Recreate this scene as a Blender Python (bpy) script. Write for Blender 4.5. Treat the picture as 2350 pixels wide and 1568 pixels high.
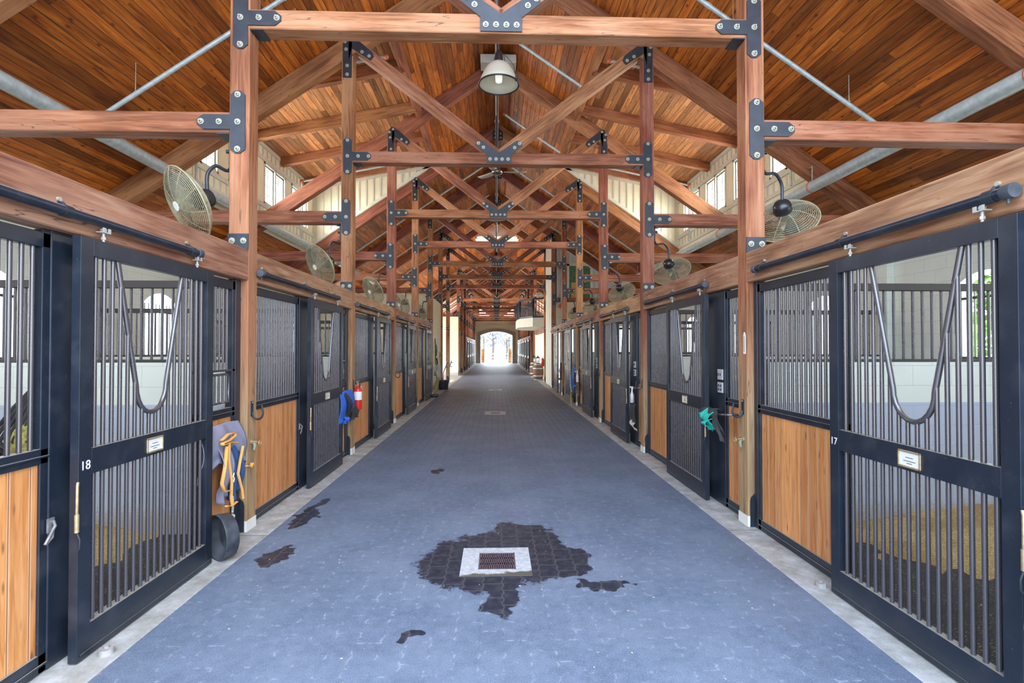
import bpy, math, random
from mathutils import Vector, Matrix
random.seed(7)
D = bpy.data
for o in list(D.objects): D.objects.remove(o)
SC = bpy.context.scene
C = SC.collection
PI = math.pi

# ---------------------------------------------------------------- camera
cd = D.cameras.new('camera'); cam = D.objects.new('camera', cd); C.objects.link(cam)
cam.location = (-0.05, 0.0, 1.7993)
cam.rotation_euler = (PI/2 + 0.01372, 0.0, -0.03093)
cd.sensor_fit = 'HORIZONTAL'; cd.sensor_width = 36.0; cd.lens = 1180.0/2350*36.0
cd.clip_start = 0.05; cd.clip_end = 400
SC.camera = cam

# ---------------------------------------------------------------- view, world, sun
SC.view_settings.view_transform = 'Standard'
SC.view_settings.look = 'None'
SC.view_settings.gamma = 1.0
SC.view_settings.use_curve_mapping = False
SC.view_settings.exposure = 0.95
SC.cycles.max_bounces = 7
SC.cycles.diffuse_bounces = 5
SC.cycles.glossy_bounces = 2
SC.cycles.transparent_max_bounces = 12
SC.cycles.sample_clamp_indirect = 6.0
SC.cycles.use_denoising = True

W = D.worlds.new('world'); SC.world = W; W.use_nodes = True
wn = W.node_tree.nodes; wl = W.node_tree.links; wn.clear()
wo = wn.new('ShaderNodeOutputWorld'); wb = wn.new('ShaderNodeBackground')
sky = wn.new('ShaderNodeTexSky'); sky.sky_type = 'NISHITA'; sky.sun_disc = False
sky.sun_elevation = math.radians(55); sky.sun_rotation = math.radians(150); sky.dust_density = 2.0
smix = wn.new('ShaderNodeMix'); smix.data_type = 'RGBA'; smix.inputs[0].default_value = 0.93
wl.new(sky.outputs[0], smix.inputs[6]); smix.inputs[7].default_value = (0.80, 0.90, 1.0, 1)
wl.new(smix.outputs[2], wb.inputs['Color']); wb.inputs['Strength'].default_value = 2.0
wl.new(wb.outputs[0], wo.inputs['Surface'])

sd = D.lights.new('sun', 'SUN'); sd.energy = 4.0; sd.angle = math.radians(1.0); sd.color = (1.0, 0.93, 0.82)
sun = D.objects.new('sun', sd); C.objects.link(sun)
sun.rotation_euler = Vector((-0.35, -0.25, -0.90)).to_track_quat('-Z', 'Y').to_euler()

# daylight arriving at the open barn end behind the camera and at the windows (open sky outside)
def area(name, loc, rot, sx, sy, power, col):
    ld = D.lights.new(name, 'AREA'); ld.shape = 'RECTANGLE'; ld.size = sx; ld.size_y = sy
    ld.energy = power; ld.color = col
    o = D.objects.new(name, ld); C.objects.link(o); o.location = loc; o.rotation_euler = rot
    return o
SKYC = (0.84, 0.92, 1.0)
area('daylight_entrance', (0, -1.6, 6.2), (math.radians(48), 0, 0), 8, 5, 330, (0.44, 0.64, 1.0))
for s in (-1, 1):
    area('daylight_dormer', (s*6.25, 12.4, 5.9), (0, s*math.radians(90), 0), 1.1, 6.6, 480, (1.0,0.96,0.88))
    area('daylight_far_dormer', (s*6.25, 47.2, 5.9), (0, s*math.radians(90), 0), 1.1, 9.6, 1100, (1.0,0.95,0.86))
    area('daylight_crossing', (s*7.6, 30.7, 2.2), (0, s*math.radians(90), 0), 4.2, 6.0, 420, (1.0, 0.96, 0.88))
    area('daylight_stalls', (s*7.15, 9.0, 2.25), (0, s*math.radians(90), 0), 1.2, 22.0, 280, SKYC)
area('daylight_far_door', (0, 64.0, 1.9), (math.radians(-90), 0, 0), 3.8, 3.6, 260, SKYC)

# ---------------------------------------------------------------- dimensions
HW = 2.49            # half width between posts
BAY = 3.66; Y1 = 5.13; PW = 0.195
def YB(k): return Y1 + BAY*(k-1)
RZ, RS = 8.93, 0.685 # deck height at ridge, slope
def deck(x): return RZ - RS*abs(x)

# ---------------------------------------------------------------- mesh builder
class MB:
    def __init__(s): s.v=[]; s.f=[]; s.sm=[]; s.mi=[]; s.cur=0
    def _add(s, vs, fs, smooth=False):
        b=len(s.v); s.v+= [tuple(p) for p in vs]
        for f in fs: s.f.append(tuple(i+b for i in f)); s.sm.append(smooth); s.mi.append(s.cur)
        return s
    def box(s,x0,x1,y0,y1,z0,z1):
        if x0>x1:x0,x1=x1,x0
        if y0>y1:y0,y1=y1,y0
        if z0>z1:z0,z1=z1,z0
        vs=[(x0,y0,z0),(x1,y0,z0),(x1,y1,z0),(x0,y1,z0),(x0,y0,z1),(x1,y0,z1),(x1,y1,z1),(x0,y1,z1)]
        return s._add(vs,[(0,3,2,1),(4,5,6,7),(0,1,5,4),(1,2,6,5),(2,3,7,6),(3,0,4,7)])
    def frame(s,d):
        d=Vector(d).normalized(); a=Vector((0,0,1)) if abs(d.z)<0.9 else Vector((0,1,0))
        u=d.cross(a).normalized(); return d,u,d.cross(u).normalized()
    def cyl(s,p0,p1,r,n=12,r2=None,caps=True,smooth=True):
        p0=Vector(p0);p1=Vector(p1); r2=r if r2 is None else r2
        d,u,w=s.frame(p1-p0); vs=[]
        for p,rr in((p0,r),(p1,r2)):
            for i in range(n):
                a=2*PI*i/n; vs.append(p+u*math.cos(a)*rr+w*math.sin(a)*rr)
        s._add(vs,[(i,(i+1)%n,n+(i+1)%n,n+i) for i in range(n)],smooth)
        if caps:
            s._add(vs[:n],[tuple(range(n-1,-1,-1))]); s._add(vs[n:],[tuple(range(n))])
        return s
    def tube(s,pts,r,n=8,closed=False,caps=True,flat=1.0):
        P=[Vector(p) for p in pts]; m=len(P); vs=[]; prev=None
        for i,p in enumerate(P):
            if closed: t=(P[(i+1)%m]-P[i-1]).normalized()
            else: t=(P[min(i+1,m-1)]-P[max(i-1,0)]).normalized()
            if prev is None: _,u,_w=s.frame(t)
            else:
                u=prev-t*prev.dot(t)
                if u.length<1e-6: _,u,_w=s.frame(t)
                u.normalize()
            prev=u; w=t.cross(u)
            rr=r[i] if isinstance(r,(list,tuple)) else r
            for k in range(n):
                a=2*PI*k/n; vs.append(p+u*math.cos(a)*rr+w*math.sin(a)*rr*flat)
        fs=[]
        for i in range(m if closed else m-1):
            j=(i+1)%m
            for k in range(n): fs.append((i*n+k,i*n+(k+1)%n,j*n+(k+1)%n,j*n+k))
        s._add(vs,fs,True)
        if caps and not closed:
            s._add(vs[:n],[tuple(range(n-1,-1,-1))]); s._add(vs[-n:],[tuple(range(n))])
        return s
    def prism(s,poly,axis,a,b):
        # poly in the two other axes (x,z) for 'y'; (y,z) for 'x'; (x,y) for 'z'
        def P(p,t):
            if axis=='y': return (p[0],t,p[1])
            if axis=='x': return (t,p[0],p[1])
            return (p[0],p[1],t)
        n=len(poly); vs=[P(p,a) for p in poly]+[P(p,b) for p in poly]
        ar=sum(poly[i][0]*poly[(i+1)%n][1]-poly[(i+1)%n][0]*poly[i][1] for i in range(n))
        return s._add(vs,[tuple(range(n)),tuple(range(2*n-1,n-1,-1))]+[(i,n+i,n+(i+1)%n,(i+1)%n) for i in range(n)])
    def lathe(s,prof,c=(0,0,0),n=24,smooth=True):
        vs=[];m=len(prof)
        for r,z in prof:
            for i in range(n):
                a=2*PI*i/n; vs.append((c[0]+r*math.cos(a),c[1]+r*math.sin(a),c[2]+z))
        return s._add(vs,[(j*n+i,j*n+(i+1)%n,(j+1)*n+(i+1)%n,(j+1)*n+i) for j in range(m-1) for i in range(n)],smooth)
    def sphere(s,c,r,n=10,m=6,sc=(1,1,1)):
        prof=[(math.sin(PI*j/m),-math.cos(PI*j/m)) for j in range(m+1)]; vs=[]
        for rr,z in prof:
            rr=max(rr,1e-4)
            for i in range(n):
                a=2*PI*i/n; vs.append((c[0]+r*rr*math.cos(a)*sc[0],c[1]+r*rr*math.sin(a)*sc[1],c[2]+r*z*sc[2]))
        return s._add(vs,[(j*n+i,j*n+(i+1)%n,(j+1)*n+(i+1)%n,(j+1)*n+i) for j in range(m) for i in range(n)],True)
    def quad(s,a,b,c,d): return s._add([a,b,c,d],[(0,1,2,3)])
    def mesh(s,name,mats):
        me=D.meshes.new(name); me.from_pydata(s.v,[],s.f)
        me.polygons.foreach_set('use_smooth',s.sm)
        if not isinstance(mats,(list,tuple)): mats=[mats]
        for m in mats: me.materials.append(m)
        if len(mats)>1: me.polygons.foreach_set('material_index',s.mi)
        me.update(); return me

def link(name, me, parent=None, loc=(0,0,0), rot=None, mat=None):
    o=D.objects.new(name,me); C.objects.link(o)
    if mat is not None: o.matrix_basis=mat
    else:
        o.location=loc
        if rot: o.rotation_euler=rot
    if parent: o.parent=parent
    return o
def obj(name, mb, mats, parent=None, loc=(0,0,0), rot=None, bevel=0, solid=0, sub=0):
    o=link(name, mb.mesh(name,mats), parent, loc, rot)
    if sub: m=o.modifiers.new('s','SUBSURF'); m.levels=m.render_levels=sub
    if solid: m=o.modifiers.new('t','SOLIDIFY'); m.thickness=solid; m.offset=0
    if bevel: m=o.modifiers.new('b','BEVEL'); m.width=bevel; m.segments=2; m.limit_method='ANGLE'; m.harden_normals=False
    return o
def thing(name,label,cat,loc=(0,0,0),rot=(0,0,0),group=None):
    o=D.objects.new(name,None); C.objects.link(o); o.location=loc; o.rotation_euler=rot; o.empty_display_size=0.1
    return tag(o,label,cat,group)
def tag(o,label,cat,group=None,kind=None):
    if label: o['label']=label
    if cat: o['category']=cat
    if group: o['group']=group
    if kind: o['kind']=kind
    return o
def struct(name,mb,mats,**k):
    o=obj(name,mb,mats,**k); o['kind']='structure'; return o
def copy_tree(o,parent=None):
    c=o.copy(); C.objects.link(c)
    if parent: c.parent=parent
    for ch in list(KIDS.get(o.name,[])): 
        copy_tree(ch,c)
    return c
KIDS={}
def index():
    KIDS.clear()
    for o in D.objects:
        if o.parent: KIDS.setdefault(o.parent.name,[]).append(o)
def dup(o,loc,label,group=None,rot=None):
    index(); c=copy_tree(o); c.location=loc
    if rot: c.rotation_euler=rot
    c['label']=label
    if group: c['group']=group
    return c

# ---------------------------------------------------------------- materials
def newmat(name):
    m=D.materials.new(name); m.use_nodes=True; nt=m.node_tree; nt.nodes.clear()
    out=nt.nodes.new('ShaderNodeOutputMaterial'); b=nt.nodes.new('ShaderNodeBsdfPrincipled')
    nt.links.new(b.outputs[0],out.inputs[0]); return m,nt,b
class N:
    def __init__(s,nt): s.nt=nt
    def n(s,t,**k):
        o=s.nt.nodes.new('ShaderNode'+t)
        for a,b in k.items(): setattr(o,a,b)
        return o
    def l(s,a,b): s.nt.links.new(a,b)
    def math(s,op,a,b=None,c=None,clamp=False):
        o=s.n('Math',operation=op); o.use_clamp=clamp
        for i,v in enumerate((a,b,c)):
            if v is None: continue
            if isinstance(v,(int,float)): o.inputs[i].default_value=v
            else: s.l(v,o.inputs[i])
        return o.outputs[0]
    def mix(s,f,a,b,bt='MIX'):
        o=s.n('Mix',data_type='RGBA',blend_type=bt)
        for sock,v in ((o.inputs[0],f),(o.inputs[6],a),(o.inputs[7],b)):
            if isinstance(v,(int,float)): sock.default_value=v
            elif isinstance(v,tuple): sock.default_value=v if len(v)==4 else v+(1,)
            else: s.l(v,sock)
        return o.outputs[2]
    def noise(s,vec,scale,detail=3,rough=0.55,out='Fac',dist=0):
        o=s.n('TexNoise'); o.inputs['Scale'].default_value=scale; o.inputs['Detail'].default_value=detail
        o.inputs['Roughness'].default_value=rough; o.inputs['Distortion'].default_value=dist
        if vec is not None: s.l(vec,o.inputs['Vector'])
        return o.outputs[out]
    def ramp(s,f,stops):
        o=s.n('ValToRGB'); e=o.color_ramp.elements
        while len(e)<len(stops): e.new(0.5)
        for i,(p,c) in enumerate(stops): e[i].position=p; e[i].color=c if len(c)==4 else c+(1,)
        s.l(f,o.inputs[0]); return o.outputs[0]
    def mapv(s,vec,scale=(1,1,1),loc=(0,0,0)):
        o=s.n('Mapping'); o.inputs['Scale'].default_value=scale; o.inputs['Location'].default_value=loc
        s.l(vec,o.inputs['Vector']); return o.outputs[0]
    def bump(s,h,b,strength=0.3,dist=0.01):
        o=s.n('Bump'); o.inputs['Strength'].default_value=strength; o.inputs['Distance'].default_value=dist
        s.l(h,o.inputs['Height']); s.l(o.outputs[0],b.inputs['Normal'])
    def smooth(s,v,a,b_):
        o=s.n('MapRange'); o.interpolation_type='SMOOTHSTEP'; s.l(v,o.inputs[0]); o.inputs[1].default_value=a; o.inputs[2].default_value=b_
        return o.outputs[0]
def plain(name,col,rough=0.6,metal=0.0,spec=0.5,noise=0.0,nscale=8.0,coat=0,bump=0):
    m,nt,b=newmat(name); h=N(nt)
    b.inputs['Roughness'].default_value=rough; b.inputs['Metallic'].default_value=metal
    b.inputs['Specular IOR Level'].default_value=spec; b.inputs['Coat Weight'].default_value=coat
    if noise:
        tc=h.n('TexCoord').outputs['Object']; f=h.noise(tc,nscale,4)
        c2=tuple(max(0,min(1,c*(1-noise))) for c in col); c3=tuple(max(0,min(1,c*(1+noise))) for c in col)
        h.l(h.ramp(f,[(0.3,c2),(0.7,c3)]),b.inputs['Base Color'])
        if bump: h.bump(f,b,bump,0.01)
    else: b.inputs['Base Color'].default_value=col+(1,)
    return m

def timber_mat(name,dark,mid,light,weather=None,wz=2.4):
    m,nt,b=newmat(name); h=N(nt)
    tc=h.n('TexCoord').outputs['Object']; oi=h.n('ObjectInfo')
    rnd=oi.outputs['Random']
    off=h.n('VectorMath',operation='ADD'); cmb=h.n('CombineXYZ'); h.l(h.math('MULTIPLY',rnd,37.0),cmb.inputs[0]); h.l(h.math('MULTIPLY',rnd,11.0),cmb.inputs[1])
    h.l(tc,off.inputs[0]); h.l(cmb.outputs[0],off.inputs[1]); v=off.outputs[0]
    g=h.noise(h.mapv(v,(1.6,26,26)),1.0,5,0.6,dist=0.6)
    fine=h.noise(h.mapv(v,(3,160,160)),1.0,2,0.6)
    big=h.noise(h.mapv(v,(1.1,3,3)),1.0,3,0.5)
    col=h.ramp(g,[(0.30,dark),(0.5,mid),(0.72,light)])
    col=h.mix(h.math('MULTIPLY',h.smooth(big,0.42,0.66),0.55),col,light)
    col=h.mix(h.math('MULTIPLY',h.smooth(big,0.50,0.30),0.5),col,dark)
    hs=h.n('HueSaturation'); h.l(col,hs.inputs['Color']); h.l(h.math('MULTIPLY_ADD',rnd,0.03,0.485),hs.inputs['Hue'])
    h.l(h.math('MULTIPLY_ADD',rnd,0.35,0.85),hs.inputs['Value']); col=hs.outputs[0]
    if weather:
        sx=h.n('SeparateXYZ'); h.l(tc,sx.inputs[0])
        lo=h.math('ADD',sx.outputs[0],h.math('MULTIPLY',h.math('SUBTRACT',big,0.5),1.6))
        f=h.smooth(lo,wz,wz-1.6)
        wc=h.ramp(g,[(0.3,tuple(c*0.55 for c in weather)),(0.55,weather),(0.8,tuple(min(1,c*1.25) for c in weather))])
        col=h.mix(h.math('MULTIPLY',f,0.85),col,wc)
    # checks (splits) along the grain
    chk=h.noise(h.mapv(v,(0.9,14,14)),1.0,2,0.5)
    cf=h.math('MULTIPLY',h.smooth(h.math('ABSOLUTE',h.math('SUBTRACT',chk,0.5)),0.010,0.0),h.smooth(big,0.45,0.6))
    col=h.mix(h.math('MULTIPLY',cf,0.7),col,(0.03,0.015,0.01))
    h.l(col,b.inputs['Base Color']); b.inputs['Roughness'].default_value=0.62
    b.inputs['Specular IOR Level'].default_value=0.35
    h.bump(h.math('MULTIPLY_ADD',fine,0.4,g),b,0.35,0.004)
    return m
TIMBER=timber_mat('stained_timber',(0.12,0.036,0.017),(0.325,0.108,0.046),(0.48,0.225,0.130))
POSTM=timber_mat('post_timber',(0.13,0.040,0.018),(0.33,0.115,0.047),(0.47,0.225,0.12),weather=(0.44,0.30,0.155))
HEADM=timber_mat('header_timber',(0.15,0.062,0.034),(0.33,0.155,0.082),(0.50,0.30,0.175))
RAFTM=timber_mat('rafter_timber',(0.12,0.036,0.018),(0.28,0.092,0.042),(0.42,0.17,0.085))

def deck_mat(name,cols,bw=0.112,axis=0):
    m,nt,b=newmat(name); h=N(nt)
    pos=h.n('NewGeometry').outputs['Position']; sp=h.n('SeparateXYZ'); h.l(pos,sp.inputs[0])
    x=sp.outputs[0]; y=sp.outputs[1]
    u=h.math('DIVIDE',x,bw); idx=h.math('FLOOR',u); fr=h.math('FRACT',u)
    wn_=h.n('TexWhiteNoise',noise_dimensions='1D'); h.l(idx,wn_.inputs['W'])
    seg=h.math('FLOOR',h.math('ADD',h.math('DIVIDE',y,3.66),h.math('MULTIPLY',wn_.outputs['Value'],1.0)))
    cb=h.n('CombineXYZ'); h.l(idx,cb.inputs[0]); h.l(seg,cb.inputs[1])
    w2=h.n('TexWhiteNoise',noise_dimensions='2D'); h.l(cb.outputs[0],w2.inputs['Vector']); rnd=w2.outputs['Value']
    gv=h.n('CombineXYZ'); h.l(h.math('MULTIPLY_ADD',rnd,31.0,h.math('MULTIPLY',x,22.0)),gv.inputs[0]); h.l(h.math('MULTIPLY_ADD',rnd,17.0,h.math('MULTIPLY',y,1.4)),gv.inputs[1])
    g=h.noise(gv.outputs[0],1.0,5,0.62,dist=0.8)
    kv=h.n('CombineXYZ'); h.l(h.math('MULTIPLY_ADD',rnd,9.0,h.math('MULTIPLY',x,11.0)),kv.inputs[0]); h.l(h.math('MULTIPLY_ADD',rnd,5.0,h.math('MULTIPLY',y,5.0)),kv.inputs[1])
    kn=h.n('TexVoronoi'); h.l(kv.outputs[0],kn.inputs['Vector']); kn.inputs['Scale'].default_value=1.0
    knot=h.smooth(kn.outputs['Distance'],0.26,0.05)
    knot=h.math('MULTIPLY',knot,h.smooth(h.noise(kv.outputs[0],0.35,1),0.40,0.52))
    col=h.ramp(g,[(0.28,cols[0]),(0.5,cols[1]),(0.74,cols[2])])
    tone=h.ramp(rnd,[(0.0,(0.42,0.40,0.40)),(0.35,(0.80,0.76,0.72)),(0.7,(1,1,1)),(1.0,(1.35,1.25,1.1))])
    col=h.mix(1.0,col,tone,'MULTIPLY')
    col=h.mix(h.math('MULTIPLY',knot,0.75),col,(0.035,0.012,0.008))
    gr=h.smooth(h.math('ABSOLUTE',h.math('SUBTRACT',fr,0.5)),0.44,0.487)
    col=h.mix(h.math('MULTIPLY',gr,0.85),col,(0.02,0.008,0.005))
    h.l(col,b.inputs['Base Color']); b.inputs['Roughness'].default_value=0.5; b.inputs['Specular IOR Level'].default_value=0.45
    h.bump(h.math('SUBTRACT',h.math('MULTIPLY',g,0.15),gr),b,0.5,0.008)
    return m
DECK=deck_mat('stained_deck',((0.15,0.036,0.006),(0.50,0.135,0.015),(0.74,0.27,0.038)))
DORM=deck_mat('dormer_deck',((0.24,0.09,0.035),(0.55,0.24,0.09),(0.72,0.40,0.20)),bw=0.13)

def black_mat(name,col,rough,dust):
    m,nt,b=newmat(name); h=N(nt)
    tc=h.n('TexCoord').outputs['Object']; pos=h.n('NewGeometry').outputs['Position']
    f=h.noise(pos,5.0,5,0.65); sp=h.noise(pos,90.0,2,0.7); scr=h.noise(h.mapv(pos,(8,8,1.2)),6.0,3,0.7)
    up=h.n('SeparateXYZ'); h.l(h.n('NewGeometry').outputs['Normal'],up.inputs[0])
    ledge=h.smooth(up.outputs[2],0.6,0.95)
    c=h.mix(h.math('MULTIPLY',h.smooth(f,0.45,0.75),dust),col,(0.13,0.14,0.16))
    c=h.mix(h.math('MULTIPLY',h.smooth(sp,0.70,0.78),0.6),c,(0.35,0.37,0.40))
    c=h.mix(h.math('MULTIPLY',h.smooth(scr,0.74,0.80),0.5),c,(0.30,0.33,0.36))
    c=h.mix(h.math('MULTIPLY',ledge,0.75),c,(0.36,0.34,0.28))
    h.l(c,b.inputs['Base Color'])
    h.l(h.math('MULTIPLY_ADD',f,0.25,rough-0.1),b.inputs['Roughness'])
    b.inputs['Specular IOR Level'].default_value=0.6
    return m
BLACK=black_mat('black_painted_steel',(0.012,0.019,0.032),0.34,0.16)
BAR=black_mat('black_bar_steel',(0.125,0.115,0.125),0.26,0.10); BAR.node_tree.nodes['Principled BSDF'].inputs['Metallic'].default_value=0.6; BAR.node_tree.nodes['Principled BSDF'].inputs['Coat Weight'].default_value=0.8; BAR.node_tree.nodes['Principled BSDF'].inputs['Coat Roughness'].default_value=0.12
PLATE=plain('dark_plate_steel',(0.020,0.027,0.038),0.42,0.0,0.6,0.35,7)
BOLT=plain('galvanised_bolt',(0.42,0.42,0.34),0.45,0.35,0.5,0.2,30)
GALV=plain('galvanised_pipe',(0.50,0.57,0.56),0.42,0.25,0.5,0.16,14)
REDM=plain('red_iron',(0.55,0.12,0.06),0.5,0,0.5,0.2,20)
BRASS=plain('aged_brass',(0.55,0.42,0.24),0.4,0.6,0.5,0.25,30)
WHITE=plain('white_paint',(0.80,0.81,0.76),0.5,0,0.4,0.05,5)
TRIMW=plain('cream_trim',(0.66,0.66,0.56),0.55,0,0.4,0.05,4)
CREAM=plain('cream_board',(0.83,0.78,0.58),0.6,0,0.4,0.06,3)
GREYG=plain('sage_sash',(0.30,0.36,0.32),0.5,0,0.4,0.1,4)
RUBBER=plain('black_rubber',(0.06,0.07,0.085),0.45,0,0.4,0.5,9)
RUST=plain('rusty_steel',(0.20,0.09,0.05),0.8,0,0.3,0.4,30)
CARD=plain('name_card',(0.78,0.80,0.76),0.5)
INK=plain('dark_ink',(0.06,0.06,0.08),0.6)
GUARD=plain('dusty_fan_wire',(0.38,0.34,0.21),0.55,0.1,0.4,0.2,20)
FANB=plain('fan_blade_grey',(0.10,0.105,0.085),0.5,0.1)
CHROME=plain('chrome_motor',(0.30,0.27,0.23),0.22,0.85)
MOTOR=plain('black_motor',(0.02,0.02,0.022),0.3,0,0.6)
BALE=plain('bar_wood',(0.4,0.3,0.2),0.6)

def glass_mat():
    m,nt,b=newmat('thin_window_glass'); nt.nodes.remove(b); h=N(nt)
    t=h.n('BsdfTransparent'); g=h.n('BsdfGlossy'); g.inputs['Roughness'].default_value=0.05
    mx=h.n('MixShader'); lw=h.n('LayerWeight'); lw.inputs[0].default_value=0.25
    h.l(h.math('MULTIPLY',lw.outputs['Fresnel'],0.5),mx.inputs[0]); h.l(t.outputs[0],mx.inputs[1]); h.l(g.outputs[0],mx.inputs[2])
    out=[n for n in nt.nodes if n.type=='OUTPUT_MATERIAL'][0]; h.l(mx.outputs[0],out.inputs[0]); return m
GLASS=glass_mat()

def panel_mat():
    m,nt,b=newmat('pine_tongue_groove'); h=N(nt)
    pos=h.n('NewGeometry').outputs['Position']; sp=h.n('SeparateXYZ'); h.l(pos,sp.inputs[0])
    y=sp.outputs[1]; z=sp.outputs[2]
    sgn=h.math('MULTIPLY',h.math('SIGN',sp.outputs[0]),7.3)
    u=h.math('DIVIDE',y,0.125); idx=h.math('FLOOR',u); fr=h.math('FRACT',u)
    w=h.n('TexWhiteNoise',noise_dimensions='1D'); h.l(h.math('ADD',idx,sgn),w.inputs['W']); rnd=w.outputs['Value']
    gv=h.n('CombineXYZ'); h.l(h.math('MULTIPLY_ADD',rnd,31.0,h.math('MULTIPLY',y,30.0)),gv.inputs[0]); h.l(h.math('MULTIPLY_ADD',rnd,17.0,h.math('MULTIPLY',z,2.2)),gv.inputs[1])
    g=h.noise(gv.outputs[0],1.0,4,0.6,dist=0.7)
    kv=h.n('CombineXYZ'); h.l(h.math('MULTIPLY_ADD',rnd,9.0,h.math('MULTIPLY',y,16.0)),kv.inputs[0]); h.l(h.math('MULTIPLY_ADD',rnd,5.0,h.math('MULTIPLY',z,4.2)),kv.inputs[1])
    kn=h.n('TexVoronoi'); h.l(kv.outputs[0],kn.inputs['Vector']); kn.inputs['Scale'].default_value=1.0
    knot=h.math('MULTIPLY',h.smooth(kn.outputs['Distance'],0.22,0.08),h.smooth(h.noise(kv.outputs[0],0.4,1),0.42,0.5))
    col=h.ramp(g,[(0.28,(0.42,0.145,0.035)),(0.5,(0.64,0.27,0.085)),(0.75,(0.76,0.38,0.15))])
    col=h.mix(1.0,col,h.ramp(rnd,[(0,(0.80,0.74,0.70)),(0.5,(1,1,1)),(1,(1.15,1.12,1.05))]),'MULTIPLY')
    col=h.mix(h.math('MULTIPLY',knot,0.75),col,(0.12,0.06,0.04))
    a=h.math('ABSOLUTE',h.math('SUBTRACT',fr,0.5))
    col=h.mix(h.math('MULTIPLY',h.smooth(a,0.40,0.44),0.6),col,(0.78,0.50,0.30))
    gr=h.smooth(a,0.465,0.49); col=h.mix(h.math('MULTIPLY',gr,0.7),col,(0.20,0.06,0.02))
    h.l(col,b.inputs['Base Color']); b.inputs['Roughness'].default_value=0.5
    h.bump(h.math('SUBTRACT',0.0,gr),b,0.5,0.006); return m
PINE=panel_mat()

def block_mat(name,top,low,split=1.25,swap=False):
    m,nt,b=newmat(name); h=N(nt)
    pos=h.n('NewGeometry').outputs['Position']; sp=h.n('SeparateXYZ'); h.l(pos,sp.inputs[0])
    br=h.n('TexBrick'); cv=h.n('CombineXYZ'); h.l(h.math('ADD',sp.outputs[1],sp.outputs[0]),cv.inputs[0]); h.l(sp.outputs[2],cv.inputs[1]); h.l(cv.outputs[0],br.inputs['Vector'])
    br.inputs['Scale'].default_value=1.0; br.inputs['Brick Width'].default_value=0.406; br.inputs['Row Height'].default_value=0.203
    br.inputs['Mortar Size'].default_value=0.004; br.inputs['Mortar Smooth'].default_value=0.3
    n=h.noise(pos,3.0,5,0.6); n2=h.noise(pos,40,2)
    c=h.mix(h.smooth(sp.outputs[2],split-0.003,split+0.003),low,top)
    c=h.mix(h.math('MULTIPLY',h.smooth(n,0.5,0.75),0.25),c,tuple(x*0.80 for x in top))
    c=h.mix(h.math('MULTIPLY',br.outputs['Fac'],0.35),c,(0.33,0.34,0.31))
    dz=h.math('ADD',sp.outputs[2],h.math('MULTIPLY',n2,-0.25))
    c=h.mix(h.math('MULTIPLY',h.smooth(dz,0.18,-0.02),0.6),c,(0.32,0.25,0.15))
    h.l(c,b.inputs['Base Color']); b.inputs['Roughness'].default_value=0.6
    h.bump(h.math('SUBTRACT',h.math('MULTIPLY',n2,0.12),br.outputs['Fac']),b,0.35,0.006); return m
BLOCK=block_mat('painted_block',(0.72,0.76,0.66),(0.46,0.52,0.60))
BLOCKC=block_mat('cream_block',(0.82,0.75,0.52),(0.60,0.66,0.68),1.1)

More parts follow.
